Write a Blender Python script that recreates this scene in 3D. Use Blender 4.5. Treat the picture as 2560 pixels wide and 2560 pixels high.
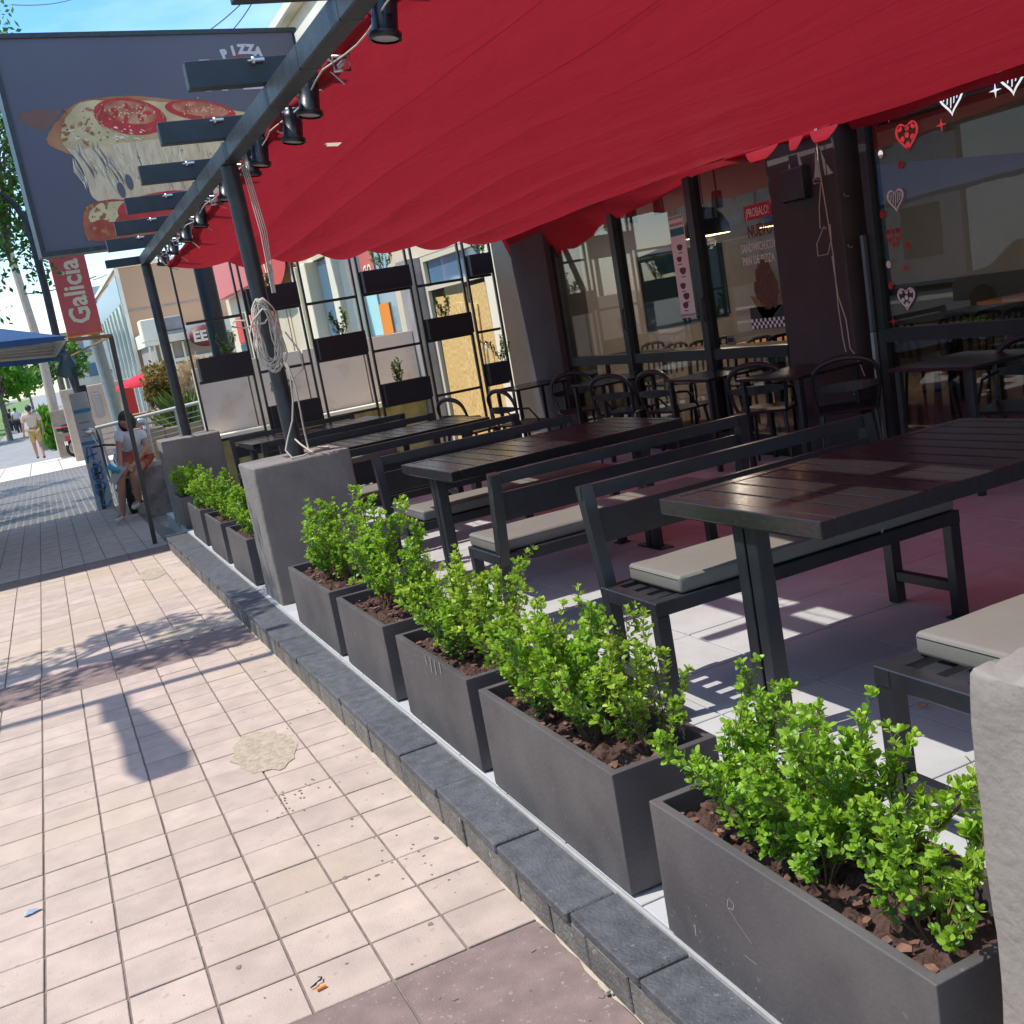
import bpy, bmesh, math, random
import numpy as np
from mathutils import Vector, Matrix
random.seed(7); RNG = np.random.default_rng(7)
S = bpy.context.scene; COL = S.collection
for o in list(bpy.data.objects): bpy.data.objects.remove(o)
R = math.radians
# ---------------- camera ----------------
CAMH = 1.43; FPX = 2638.5; YAW, PIT, ROL = R(22.457), R(-10.798), R(-9.986)
_f = Vector((math.sin(YAW)*math.cos(PIT), math.cos(YAW)*math.cos(PIT), math.sin(PIT)))
_r0 = Vector((math.cos(YAW), -math.sin(YAW), 0)); _u0 = _r0.cross(_f)
_r = _r0*math.cos(ROL)+_u0*math.sin(ROL); _u = _r.cross(_f)
cam = bpy.data.cameras.new('camera'); co = bpy.data.objects.new('camera', cam); COL.objects.link(co)
co.matrix_world = Matrix(((_r.x,_u.x,-_f.x,0),(_r.y,_u.y,-_f.y,0),(_r.z,_u.z,-_f.z,CAMH),(0,0,0,1)))
cam.sensor_width = 36; cam.lens = FPX/2560*36; cam.clip_start = .05; cam.clip_end = 2000
S.camera = co
# ---------------- sky, sun, exposure ----------------
LD = Vector((.36,-.075,-.72)).normalized()      # direction the sunlight travels
W = bpy.data.worlds.new('World'); S.world = W; W.use_nodes = True
nt = W.node_tree; nt.nodes.clear()
sky = nt.nodes.new('ShaderNodeTexSky'); sky.sky_type = 'NISHITA'; sky.sun_disc = False
sky.sun_elevation = math.asin(-LD.z); sky.sun_rotation = math.atan2(-LD.x, -LD.y)
sky.air_density = 1.0; sky.dust_density = .6; sky.ozone_density = 1.6
bg = nt.nodes.new('ShaderNodeBackground'); bg.inputs[1].default_value = .15
wo = nt.nodes.new('ShaderNodeOutputWorld')
tcw = nt.nodes.new('ShaderNodeTexCoord'); mpw = nt.nodes.new('ShaderNodeMapping'); mpw.inputs['Scale'].default_value = (1.2,1.2,4)
nzw = nt.nodes.new('ShaderNodeTexNoise'); nzw.inputs['Scale'].default_value = 2.2; nzw.inputs['Detail'].default_value = 6; nzw.inputs['Roughness'].default_value = .55
crw = nt.nodes.new('ShaderNodeValToRGB'); crw.color_ramp.elements[0].position = .42; crw.color_ramp.elements[1].position = .75
mxw = nt.nodes.new('ShaderNodeMix'); mxw.data_type = 'RGBA'
nt.links.new(tcw.outputs['Generated'], mpw.inputs[0]); nt.links.new(mpw.outputs[0], nzw.inputs['Vector'])
nt.links.new(nzw.outputs[0], crw.inputs[0])
mlw = nt.nodes.new('ShaderNodeMath'); mlw.operation = 'MULTIPLY'; mlw.inputs[1].default_value = .75
nt.links.new(crw.outputs[0], mlw.inputs[0]); nt.links.new(mlw.outputs[0], mxw.inputs[0])
hsw = nt.nodes.new('ShaderNodeHueSaturation'); hsw.inputs['Saturation'].default_value = 1.35; hsw.inputs['Value'].default_value = 1.15
nt.links.new(sky.outputs[0], hsw.inputs['Color']); nt.links.new(hsw.outputs[0], mxw.inputs[6])
mxw.inputs[7].default_value = (4.6,5.6,6.4,1)
nt.links.new(mxw.outputs[2], bg.inputs[0]); nt.links.new(bg.outputs[0], wo.inputs[0])
sl = bpy.data.lights.new('sun','SUN'); sl.energy = 2.85; sl.angle = R(.53); sl.color = (1,.955,.88)
so = bpy.data.objects.new('sun', sl); COL.objects.link(so); so.rotation_euler = LD.to_track_quat('-Z','Y').to_euler()
S.view_settings.view_transform = 'Standard'; S.view_settings.look = 'None'; S.view_settings.gamma = 1
S.view_settings.exposure = .80
S.render.engine = 'CYCLES'
S.cycles.max_bounces = 8; S.cycles.transparent_max_bounces = 16
# ---------------- helpers ----------------
def ray(x, y):
    return _r*((x-1280)/FPX)-_u*((y-1280)/FPX)+_f
def atY(x, y, Y): d = ray(x,y); return d*(Y/d.y)+Vector((0,0,CAMH))
def atX(x, y, X): d = ray(x,y); return d*(X/d.x)+Vector((0,0,CAMH))
def atZ(x, y, Z): d = ray(x,y); return d*((Z-CAMH)/d.z)+Vector((0,0,CAMH))
def proj(p):
    v = Vector(p)-Vector((0,0,CAMH)); z = v.dot(_f)
    return (1280+FPX*v.dot(_r)/z, 1280-FPX*v.dot(_u)/z) if z > .05 else (-9999,-9999)
MATS = {}
def mat(name, col, rough=.6, metal=0, n=0.0, ns=8, bump=0, bs=60, col2=None, mix=.5, spec=.5, rnd=0, coat=0, spot=None, det=4, stretch=None, emit=None, sheen=0, big=None):
    """n: value jitter; col2: second colour mixed through noise; rnd: per object value jitter; spot=(colour, scale, threshold)"""
    m = bpy.data.materials.new(name); m.use_nodes = True; t = m.node_tree; b = t.nodes['Principled BSDF']
    L = t.links.new
    b.inputs['Roughness'].default_value = rough; b.inputs['Metallic'].default_value = metal
    b.inputs['Specular IOR Level'].default_value = spec; b.inputs['Coat Weight'].default_value = coat
    b.inputs['Base Color'].default_value = (*col,1)
    geo = t.nodes.new('ShaderNodeNewGeometry'); pos = geo.outputs['Position']
    if stretch:
        mp = t.nodes.new('ShaderNodeMapping'); mp.inputs['Scale'].default_value = stretch; L(pos, mp.inputs[0]); pos = mp.outputs[0]
    out = None
    if n or col2:
        nz = t.nodes.new('ShaderNodeTexNoise'); nz.inputs['Scale'].default_value = ns; nz.inputs['Detail'].default_value = det
        L(pos, nz.inputs['Vector'])
        cr = t.nodes.new('ShaderNodeValToRGB'); e = cr.color_ramp.elements
        c2 = col2 or tuple(min(1,c*(1+n)) for c in col); c1 = col if col2 else tuple(c*(1-n) for c in col)
        e[0].position = max(0,mix-.18); e[1].position = min(1,mix+.18); e[0].color = (*c1,1); e[1].color = (*c2,1)
        L(nz.outputs[0], cr.inputs[0]); out = cr.outputs[0]
    if spot:
        vz = t.nodes.new('ShaderNodeTexNoise'); vz.inputs['Scale'].default_value = spot[1]; vz.inputs['Detail'].default_value = 2
        L(pos, vz.inputs['Vector'])
        c3 = t.nodes.new('ShaderNodeValToRGB'); c3.color_ramp.elements[0].position = spot[2]; c3.color_ramp.elements[1].position = spot[2]+.03
        L(vz.outputs[0], c3.inputs[0])
        mx = t.nodes.new('ShaderNodeMix'); mx.data_type = 'RGBA'; L(c3.outputs[0], mx.inputs[0])
        if out: L(out, mx.inputs[6])
        else: mx.inputs[6].default_value = (*col,1)
        mx.inputs[7].default_value = (*spot[0],1); out = mx.outputs[2]
    if big:
        vz = t.nodes.new('ShaderNodeTexNoise'); vz.inputs['Scale'].default_value = big[1]; vz.inputs['Detail'].default_value = 6; L(geo.outputs['Position'], vz.inputs['Vector'])
        c3 = t.nodes.new('ShaderNodeValToRGB'); c3.color_ramp.elements[0].position = big[2]-.06; c3.color_ramp.elements[1].position = big[2]+.12; L(vz.outputs[0], c3.inputs[0])
        mx = t.nodes.new('ShaderNodeMix'); mx.data_type = 'RGBA'; L(c3.outputs[0], mx.inputs[0])
        if out: L(out, mx.inputs[6])
        else: mx.inputs[6].default_value = (*col,1)
        mx.inputs[7].default_value = (*big[0],1); out = mx.outputs[2]
    if rnd:
        oi = t.nodes.new('ShaderNodeObjectInfo'); mr = t.nodes.new('ShaderNodeMapRange')
        mr.inputs[3].default_value = 1-rnd; mr.inputs[4].default_value = 1+rnd*.6; L(oi.outputs['Random'], mr.inputs[0])
        hs = t.nodes.new('ShaderNodeHueSaturation'); L(mr.outputs[0], hs.inputs['Value'])
        if out: L(out, hs.inputs['Color'])
        else: hs.inputs['Color'].default_value = (*col,1)
        out = hs.outputs[0]
    if out: L(out, b.inputs['Base Color'])
    if bump:
        bz = t.nodes.new('ShaderNodeTexNoise'); bz.inputs['Scale'].default_value = bs; bz.inputs['Detail'].default_value = 5
        L(pos, bz.inputs['Vector'])
        bp = t.nodes.new('ShaderNodeBump'); bp.inputs['Strength'].default_value = bump; bp.inputs['Distance'].default_value = .01
        L(bz.outputs[0], bp.inputs['Height']); L(bp.outputs[0], b.inputs['Normal'])
        # roughness breakup
        mr = t.nodes.new('ShaderNodeMapRange'); mr.inputs[3].default_value = max(.03,rough-.12); mr.inputs[4].default_value = min(1,rough+.15)
        L(bz.outputs[0], mr.inputs[0]); L(mr.outputs[0], b.inputs['Roughness'])
    if emit: b.inputs['Emission Color'].default_value = (*emit[0],1); b.inputs['Emission Strength'].default_value = emit[1]
    MATS[name] = m; return m
def leafmat(name, c1, c2, rough=.42, trans=.35):
    m = bpy.data.materials.new(name); m.use_nodes = True; t = m.node_tree; b = t.nodes['Principled BSDF']; L = t.links.new
    geo = t.nodes.new('ShaderNodeNewGeometry'); at = t.nodes.new('ShaderNodeAttribute'); at.attribute_name = 'tint'
    mx = t.nodes.new('ShaderNodeMix'); mx.data_type = 'RGBA'; mx.inputs[6].default_value = (*c1,1); mx.inputs[7].default_value = (*c2,1)
    L(at.outputs['Fac'], mx.inputs[0]); L(mx.outputs[2], b.inputs['Base Color']); b.inputs['Roughness'].default_value = rough
    b.inputs['Specular IOR Level'].default_value = .4
    tr = t.nodes.new('ShaderNodeBsdfTranslucent'); hs = t.nodes.new('ShaderNodeHueSaturation'); hs.inputs['Value'].default_value = 1.5; hs.inputs['Saturation'].default_value = 1.1
    L(mx.outputs[2], hs.inputs['Color']); L(hs.outputs[0], tr.inputs[0])
    ms = t.nodes.new('ShaderNodeMixShader'); ms.inputs[0].default_value = trans; L(b.outputs[0], ms.inputs[1]); L(tr.outputs[0], ms.inputs[2])
    L(ms.outputs[0], t.nodes['Material Output'].inputs[0]); MATS[name] = m; return m
class MB:
    def __init__(s): s.v = []; s.f = []; s.sm = []
    def add(s, vs, fs, smooth=False):
        k = len(s.v); s.v += [tuple(v) for v in vs]; s.f += [tuple(i+k for i in f) for f in fs]; s.sm += [smooth]*len(fs); return s
    def box(s, x0, x1, y0, y1, z0, z1, M=None):
        vs = [Vector(p) for p in ((x0,y0,z0),(x1,y0,z0),(x1,y1,z0),(x0,y1,z0),(x0,y0,z1),(x1,y0,z1),(x1,y1,z1),(x0,y1,z1))]
        if M: vs = [M@v for v in vs]
        return s.add(vs, [(0,3,2,1),(4,5,6,7),(0,1,5,4),(1,2,6,5),(2,3,7,6),(3,0,4,7)])
    def bbox(s, x0, x1, y0, y1, z0, z1, b=.004, M=None):   # bevelled box
        bm = bmesh.new(); bmesh.ops.create_cube(bm, size=1)
        for v in bm.verts: v.co = Vector(((x0+x1)/2+v.co.x*(x1-x0), (y0+y1)/2+v.co.y*(y1-y0), (z0+z1)/2+v.co.z*(z1-z0)))
        bmesh.ops.bevel(bm, geom=list(bm.edges), offset=b, segments=1, affect='EDGES', profile=.5)
        vs = [M@v.co if M else v.co.copy() for v in bm.verts]
        for i, v in enumerate(bm.verts): v.index = i
        s.add(vs, [[v.index for v in f.verts] for f in bm.faces]); bm.free(); return s
    def tube(s, pts, r, n=8, caps=True, closed=False):
        pts = [Vector(p) for p in pts]; N = len(pts); rs = r if isinstance(r,(list,tuple)) else [r]*N
        vs = []; up = None
        for i, p in enumerate(pts):
            a = pts[(i-1)%N] if (i > 0 or closed) else p; b = pts[(i+1)%N] if (i < N-1 or closed) else p
            d = (b-a).normalized() if (b-a).length > 1e-9 else Vector((0,0,1))
            if up is None: up = Vector((0,0,1)) if abs(d.z) < .9 else Vector((1,0,0))
            x = d.cross(up)
            if x.length < 1e-4: x = d.cross(Vector((0,1,0)))
            x.normalize(); y = x.cross(d).normalized(); up = y
            for k in range(n):
                a_ = 2*math.pi*(k+.5)/n; vs.append(p+(x*math.cos(a_)+y*math.sin(a_))*rs[i])
        fs = []
        for i in range(N if closed else N-1):
            j = (i+1)%N
            for k in range(n): fs.append((i*n+k, i*n+(k+1)%n, j*n+(k+1)%n, j*n+k))
        s.add(vs, fs, n > 4)
        if caps and not closed: s.add(vs[:n], [tuple(range(n))]); s.add(vs[-n:], [tuple(range(n-1,-1,-1))])
        return s
    def bar(s, a, b, w, h=None, up=(0,0,1)):    # rectangular bar from a to b
        a = Vector(a); b = Vector(b); d = (b-a).normalized(); up = Vector(up)
        x = d.cross(up)
        if x.length < 1e-3: x = d.cross(Vector((0,1,0)))
        x.normalize(); y = x.cross(d).normalized(); h = h or w
        vs = [p+x*sx*w/2+y*sy*h/2 for p in (a,b) for sx,sy in ((-1,-1),(1,-1),(1,1),(-1,1))]
        return s.add(vs, [(0,1,2,3),(7,6,5,4),(0,4,5,1),(1,5,6,2),(2,6,7,3),(3,7,4,0)])
    def lathe(s, prof, n=16, c=(0,0,0), M=None):
        vs = []; c = Vector(c)
        for r, z in prof:
            for k in range(n):
                a = 2*math.pi*k/n; v = Vector((r*math.cos(a), r*math.sin(a), z)); vs.append((M@v if M else v)+c)
        fs = [(i*n+k, i*n+(k+1)%n, (i+1)*n+(k+1)%n, (i+1)*n+k) for i in range(len(prof)-1) for k in range(n)]
        return s.add(vs, fs, True)
    def prism(s, poly, d, M=None):    # poly in local xy, extruded to z=d
        k = len(poly); vs = [Vector((p[0],p[1],0)) for p in poly]+[Vector((p[0],p[1],d)) for p in poly]
        if M: vs = [M@v for v in vs]
        return s.add(vs, [tuple(range(k-1,-1,-1)), tuple(range(k,2*k))]+[(i,(i+1)%k,(i+1)%k+k,i+k) for i in range(k)])
    def sphere(s, c, r, n=10, sc=(1,1,1)):
        pr = [(math.sin(math.pi*i/n)*1.0, -math.cos(math.pi*i/n)) for i in range(n+1)]
        M = Matrix.Diagonal((r*sc[0], r*sc[1], r*sc[2])).to_4x4()
        return s.lathe([(max(a,.001),b) for a,b in pr], n, c, M)
    def build(s, name, m, parent=None, org=None, fix=True):
        o_ = Vector(org) if org is not None else (Vector(parent['_o']) if parent is not None and '_o' in parent else Vector())
        me = bpy.data.meshes.new(name); me.from_pydata([tuple(Vector(v)-o_) for v in s.v], [], s.f)
        me.polygons.foreach_set('use_smooth', s.sm)
        if fix:
            bm = bmesh.new(); bm.from_mesh(me); bmesh.ops.recalc_face_normals(bm, faces=bm.faces); bm.to_mesh(me); bm.free()
        me.materials.append(m); return link(name, me, parent, org if parent is None else None)
def link(name, me, parent=None, loc=None):
    o = bpy.data.objects.new(name, me); COL.objects.link(o)
    if parent is not None:
        o.parent = parent
        if '_o' in parent: o['_o'] = list(parent['_o'])
    if loc is not None: o.location = loc; o['_o'] = list(loc)
    return o
def tag(o, label=None, cat=None, group=None, kind=None):
    if label: o['label'] = label
    if cat: o['category'] = cat
    if group: o['group'] = group
    if kind: o['kind'] = kind
    return o
def thing(name, loc, label, cat, group=None, rz=0):
    o = bpy.data.objects.new(name, None); COL.objects.link(o); o.location = loc; o.rotation_euler.z = rz; o.empty_display_size = .1
    return tag(o, label, cat, group)       # children are built in local coordinates
def wthing(name, loc, label, cat, group=None):
    o = thing(name, loc, label, cat, group); o['_o'] = list(loc); return o   # children are given in world coordinates
def sub(p, o): # register origin for sub-parts
    if '_o' in p: o['_o'] = list(p['_o'])
    return o
def dup(root, loc, rz=0, label=None, group=None, sc=None):
    def cp(o, par):
        c = o.copy(); COL.objects.link(c); c.parent = par
        for ch in [x for x in CH.get(o.name, ())]: cp(ch, c)
        return c
    CH = {}
    for x in bpy.data.objects:
        if x.parent: CH.setdefault(x.parent.name, []).append(x)
    r = cp(root, None); r.location = loc; r.rotation_euler.z = rz
    if sc: r.scale = sc if isinstance(sc, tuple) else (sc,sc,sc)
    if label: r['label'] = label
    if group: r['group'] = group
    return r
def text(name, s, h, m, M, parent=None, extr=.001, sx=1, align='LEFT', bold=0):
    c = bpy.data.curves.new(name,'FONT'); c.body = s; c.size = h; c.extrude = extr; c.align_x = align; c.offset = bold
    c.resolution_u = 2
    o = bpy.data.objects.new(name+'_t', c); COL.objects.link(o); dg = bpy.context.evaluated_depsgraph_get()
    me = bpy.data.meshes.new_from_object(o.evaluated_get(dg)); bpy.data.objects.remove(o)
    if parent is not None and '_o' in parent: M = Matrix.Translation(-Vector(parent['_o']))@M
    me.transform(M@Matrix.Diagonal((sx,1,1,1))); me.materials.append(m); return link(name, me, parent)
def frame(o, x, y):  # matrix from origin, x axis, y axis
    x = Vector(x).normalized(); y = Vector(y); y = (y-x*y.dot(x)).normalized(); z = x.cross(y)
    return Matrix(((x.x,y.x,z.x,o[0]),(x.y,y.y,z.y,o[1]),(x.z,y.z,z.z,o[2]),(0,0,0,1)))
# ---------------- materials ----------------
M_tile = mat('pink_paver', (.46,.358,.293), .85, n=.10, ns=9, bump=.25, bs=180, rnd=.10, spot=((.40,.30,.26),35,.68), big=((.455,.36,.26),.9,.58))
M_strip = mat('brown_paver', (.215,.15,.13), .85, n=.14, ns=14, bump=.3, bs=200, rnd=.06, spot=((.30,.23,.19),60,.66))
M_grout = mat('grout', (.20,.155,.125), .95, n=.2, ns=20)
M_gum = mat('gum_stain', (.20,.155,.135), .8)
M_patch = mat('cement_patch', (.40,.325,.235), .95, n=.2, ns=40, bump=.6, bs=120)
M_cream = mat('dusty_cement', (.42,.35,.26), .95, n=.12, ns=12, bump=.5, bs=90)
M_curb = mat('basalt', (.082,.083,.088), .66, n=.25, ns=22, bump=.55, bs=110, rnd=.12, spot=((.19,.19,.19),90,.70))
M_curbf = mat('basalt_face', (.15,.135,.12), .85, n=.25, ns=14, bump=.7, bs=80, rnd=.15, spot=((.27,.24,.20),40,.66))
M_deck = mat('white_deck_tile', (.44,.44,.44), .7, n=.07, ns=6, bump=.12, bs=150, rnd=.04, spot=((.40,.38,.36),22,.68))
M_deckg = mat('deck_grout', (.36,.35,.33), .95)
M_white = mat('white_plinth', (.36,.35,.33), .8, n=.08, ns=15, bump=.2)
M_plant = mat('anthracite_planter', (.080,.072,.073), .48, n=.16, ns=5, bump=.15, bs=90, spot=((.13,.12,.115),30,.70), rnd=.1, big=((.105,.095,.091),2.5,.55))
M_block = mat('grey_render', (.20,.18,.162), .9, n=.14, ns=4, bump=.9, bs=22)
M_black = mat('black_paint', (.022,.024,.028), .34, bump=.06, bs=120, n=.2, ns=10, spec=.55)
M_blackg = mat('black_gloss_wood', (.021,.020,.021), .17, bump=.035, bs=90, n=.25, ns=18, stretch=(18,2,5), spec=.45)
M_steel = mat('blue_black_steel', (.035,.042,.05), .42, bump=.08, bs=60, n=.25, ns=12, spec=.5)
M_fin = mat('dark_fin', (.03,.038,.048), .45, n=.2, ns=8)
M_cush = mat('grey_cushion', (.185,.172,.15), .55, n=.05, ns=6, bump=.12, bs=200)
M_soil = mat('bark_soil', (.07,.035,.025), .95, n=.4, ns=60, bump=1.0, bs=80)
M_bark = mat('bark_chip', (.17,.085,.055), .9, n=.35, ns=60, rnd=.3, bump=.5)
M_chrome = mat('galvanised', (.62,.62,.62), .3, .9)
M_rope = mat('cream_rope', (.60,.56,.47), .9, bump=.4, bs=400)
M_glassd = mat('dark_glass', (.02,.025,.03), .08, spec=.8)
M_lens = mat('lamp_lens', (.5,.5,.5), .1, spec=.8)
M_leaf = leafmat('box_leaf', (.07,.22,.02), (.42,.60,.07))
M_leaf2 = leafmat('box_leaf_yellow', (.10,.25,.02), (.48,.61,.08))
M_leafd = leafmat('dark_leaf', (.045,.12,.02), (.20,.34,.06))
M_leaft = leafmat('tree_leaf', (.03,.10,.015), (.10,.22,.03), .5, .3)
M_leafg = leafmat('bright_tree_leaf', (.07,.22,.02), (.22,.42,.05), .5, .4)
M_leafb = leafmat('brown_leaf', (.10,.09,.02), (.30,.22,.06), .6, .3)
M_grass = leafmat('grass_blade', (.08,.16,.03), (.28,.34,.10), .6, .3)
M_plume = leafmat('plume', (.55,.42,.25), (.75,.62,.42), .9, .4)
M_fruit = mat('orange_fruit', (.65,.20,.03), .5)
M_stem = mat('twig', (.16,.105,.05), .8, n=.2)
M_trunk = mat('tree_bark', (.23,.18,.135), .95, n=.25, ns=10, bump=1, bs=30)
def fabric(name, c, tr=.5):
    m = bpy.data.materials.new(name); m.use_nodes = True; t = m.node_tree; L = t.links.new
    b = t.nodes['Principled BSDF']; b.inputs['Base Color'].default_value = (*c,1); b.inputs['Roughness'].default_value = .85; b.inputs['Specular IOR Level'].default_value = .2
    tl = t.nodes.new('ShaderNodeBsdfTranslucent'); tl.inputs[0].default_value = (*[v*.99+.003 for v in c],1)
    geo = t.nodes.new('ShaderNodeNewGeometry'); nz = t.nodes.new('ShaderNodeTexNoise'); nz.inputs['Scale'].default_value = 2.6; nz.inputs['Detail'].default_value = 7; nz.inputs['Distortion'].default_value = .6
    mp = t.nodes.new('ShaderNodeMapping'); mp.inputs['Scale'].default_value = (2.2,.8,1); mp.inputs['Rotation'].default_value = (0,0,.5); L(geo.outputs['Position'], mp.inputs[0]); L(mp.outputs[0], nz.inputs['Vector'])
    bp = t.nodes.new('ShaderNodeBump'); bp.inputs['Strength'].default_value = .5; bp.inputs['Distance'].default_value = .05; L(nz.outputs[0], bp.inputs['Height'])
    L(bp.outputs[0], b.inputs['Normal']); L(bp.outputs[0], tl.inputs['Normal'])
    ms = t.nodes.new('ShaderNodeMixShader'); ms.inputs[0].default_value = tr; L(b.outputs[0], ms.inputs[1]); L(tl.outputs[0], ms.inputs[2])
    L(ms.outputs[0], t.nodes['Material Output'].inputs[0]); MATS[name] = m; return m
M_red = fabric('red_canvas', (.36,.016,.028), .36)
M_blue = fabric('blue_tarp', (.05,.11,.24), .25)
M_pinkf = fabric('pink_parasol_cloth', (.75,.06,.10), .4)
def glassmat(name, tint=(.86,.88,.88), refl=1.0):
    m = bpy.data.materials.new(name); m.use_nodes = True; t = m.node_tree; t.nodes.remove(t.nodes['Principled BSDF']); L = t.links.new
    tr = t.nodes.new('ShaderNodeBsdfTransparent'); tr.inputs[0].default_value = (*tint,1); gl = t.nodes.new('ShaderNodeBsdfGlossy'); gl.inputs['Roughness'].default_value = .005
    lw = t.nodes.new('ShaderNodeLayerWeight'); lw.inputs[0].default_value = .5; pw = t.nodes.new('ShaderNodeMath'); pw.operation = 'POWER'; pw.inputs[1].default_value = 4.5; L(lw.outputs['Facing'], pw.inputs[0]); fr = t.nodes.new('ShaderNodeMapRange'); fr.inputs[3].default_value = .085; fr.inputs[4].default_value = .8; L(pw.outputs[0], fr.inputs[0]); ms = t.nodes.new('ShaderNodeMixShader')
    ml = t.nodes.new('ShaderNodeMath'); ml.operation = 'MULTIPLY'; ml.inputs[1].default_value = refl; L(fr.outputs[0], ml.inputs[0]); L(ml.outputs[0], ms.inputs[0])
    L(tr.outputs[0], ms.inputs[1]); L(gl.outputs[0], ms.inputs[2]); L(ms.outputs[0], t.nodes['Material Output'].inputs[0]); MATS[name] = m; return m
M_glass = glassmat('window_glass', (.80,.80,.78), 1.0)
# ---------------- ground ----------------
SK = -.019; SX = -.005
def gz(y): return -.15+SK*(y-2.44) if y < 40 else -.15+SK*37.56
def sw(u, y, h=0): return Vector((u+SX*(y-2.44), y, gz(y)+h))      # sidewalk frame: u across, y along
g = MB()
ys = [-8,0,10,16.6,40,90,600]
for a, b in zip(ys, ys[1:]): g.add([(-300,a,gz(a)-.03),(300,a,gz(a)-.03),(300,b,gz(b)-.03),(-300,b,gz(b)-.03)], [(0,1,2,3)])
tag(g.build('ground', mat('earth', (.30,.27,.22), .95, n=.15, ns=3)), kind='structure')
sidewalk = tag(MB().add([sw(-2.6,-2,-.006), sw(.99,-2,-.006), sw(.99,16.62,-.006), sw(-2.6,16.62,-.006)], [(0,1,2,3)]).build('sidewalk', M_grout, org=(0,0,0)), kind='structure')
pitch = .2045; rows = []   # (y0,y1,kind)
def band(y0, y1, n):
    for i in range(n): rows.append((y0+(y1-y0)*i/n, y0+(y1-y0)*(i+1)/n, 'p'))
band(.3,1.87,8); rows.append((1.87,2.40,'s')); band(2.40,6.22,19); rows.append((6.22,6.76,'s')); band(6.76,10.70,19); rows.append((10.70,11.22,'s')); band(11.22,16.6,26)
cols = [(.660-pitch*(i+1), .660-pitch*i) for i in range(14)]+[(.660,.868)]
tilem = {}
cand = []
for y0, y1, k in rows:
    if k == 'p':
        for c0, c1 in cols: cand.append((c0,c1,y0,y1,k))
    else:
        for i in range(8): cand.append((.868-.4125*(i+1), .868-.4125*i, y0, y1, k))
vis = []
for c in cand:
    P = proj(sw((c[0]+c[1])/2, (c[2]+c[3])/2)); v = -60 < P[0] < 2620 and -60 < P[1] < 2640
    d = (Vector(((c[0]+c[1])/2,(c[2]+c[3])/2,0))).length
    vis.append((0 if v else 1, d, c))
vis.sort(key=lambda t: t[:2])
rest = MB(); rest2 = MB(); nt_ = 0
slope = math.atan(SK)
for i, (nv, d, c) in enumerate(vis):
    gw = .0035; w = c[1]-c[0]-2*gw; l = c[3]-c[2]-2*gw; dz = random.uniform(-.0012,.0012)
    if nv == 0 and nt_ < 297 and c[2] < 11:
        key = (round(w,3), round(l,3), c[4])
        if key not in tilem:
            b_ = MB().bbox(-w/2,w/2,-l/2,l/2,-.02,0,.0022); o = b_.build('paving_tile', M_tile if c[4]=='p' else M_strip, sidewalk); tilem[key] = o.data
        else: o = link('paving_tile', tilem[key], sidewalk)
        o.location = sw((c[0]+c[1])/2, (c[2]+c[3])/2, dz); o.rotation_euler = (slope+random.uniform(-.002,.002), random.uniform(-.003,.003), random.uniform(-.002,.002)); nt_ += 1
    elif c[4] == 'p':
        rest.add([sw(c[0]+gw,c[2]+gw,dz), sw(c[1]-gw,c[2]+gw,dz), sw(c[1]-gw,c[3]-gw,dz), sw(c[0]+gw,c[3]-gw,dz)], [(0,1,2,3)])
    else:
        rest2.add([sw(c[0]+gw,c[2]+gw,dz), sw(c[1]-gw,c[2]+gw,dz), sw(c[1]-gw,c[3]-gw,dz), sw(c[0]+gw,c[3]-gw,dz)], [(0,1,2,3)])
tag(rest.build('distant_paving_tiles', M_tile, sidewalk), kind='stuff'); tag(rest2.build('distant_brown_tiles', M_strip, sidewalk), kind='stuff')
# gum stains, cement patches, dust along the kerb
st = MB()
def blob(mb, u, y, ru, ry, h=.0015, n=9, irr=.35, rs=random):
    vs = [sw(u,y,h)]+[sw(u+ru*math.cos(2*math.pi*k/n)*rs.uniform(1-irr,1+irr), y+ry*math.sin(2*math.pi*k/n)*rs.uniform(1-irr,1+irr), h) for k in range(n)]
    mb.add(vs, [(0,k+1,(k+1)%n+1) for k in range(n)])
rs = random.Random(3)
for _ in range(130):
    y = 1.9+9*rs.random()**1.5; u = rs.uniform(-.9,.86) if rs.random() < .4 else .86-abs(rs.gauss(0,.3)); r = rs.choice([.0025,.003,.004,.005,.009]); blob(st,u,y,r,r*rs.uniform(.7,1.3),rs=rs)
for k in range(30): blob(st, rs.gauss(.50,.06), rs.gauss(3.75,.07), .004, .005, rs=rs)
for k in range(16): blob(st, rs.gauss(.72,.06), rs.gauss(2.95,.12), .004, .004, rs=rs)
tag(st.build('chewing_gum_stains', M_gum, sidewalk), kind='stuff')
pt = MB(); rs = random.Random(5)
blob(pt,.50,4.32,.125,.27,.0025,30,.13,rs); blob(pt,.50,6.95,.22,.22,.0025,24,.2,rs); blob(pt,.55,9.6,.12,.3,.0022,14,.2,rs)
pt.build('cement_patch', M_patch, sidewalk)
CX = -.0085
du = MB(); rs = random.Random(9); y = .5
prev = None
while y < 10.6:
    w = .003+.011*rs.random()+(.008 if 3 < y < 6 else 0)+(CX-SX)*(y-2.44)*-1; cur = (sw(.872,y,.0016), sw(.866-w,y,.0016), sw(.866,y,.006))
    if prev: du.add([prev[0],prev[1],cur[1],cur[2],prev[2]], [(0,1,2,3),(4,1,2,3)])
    prev = cur; y += .045
du.build('mortar_fillet', M_cream, sidewalk)
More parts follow.
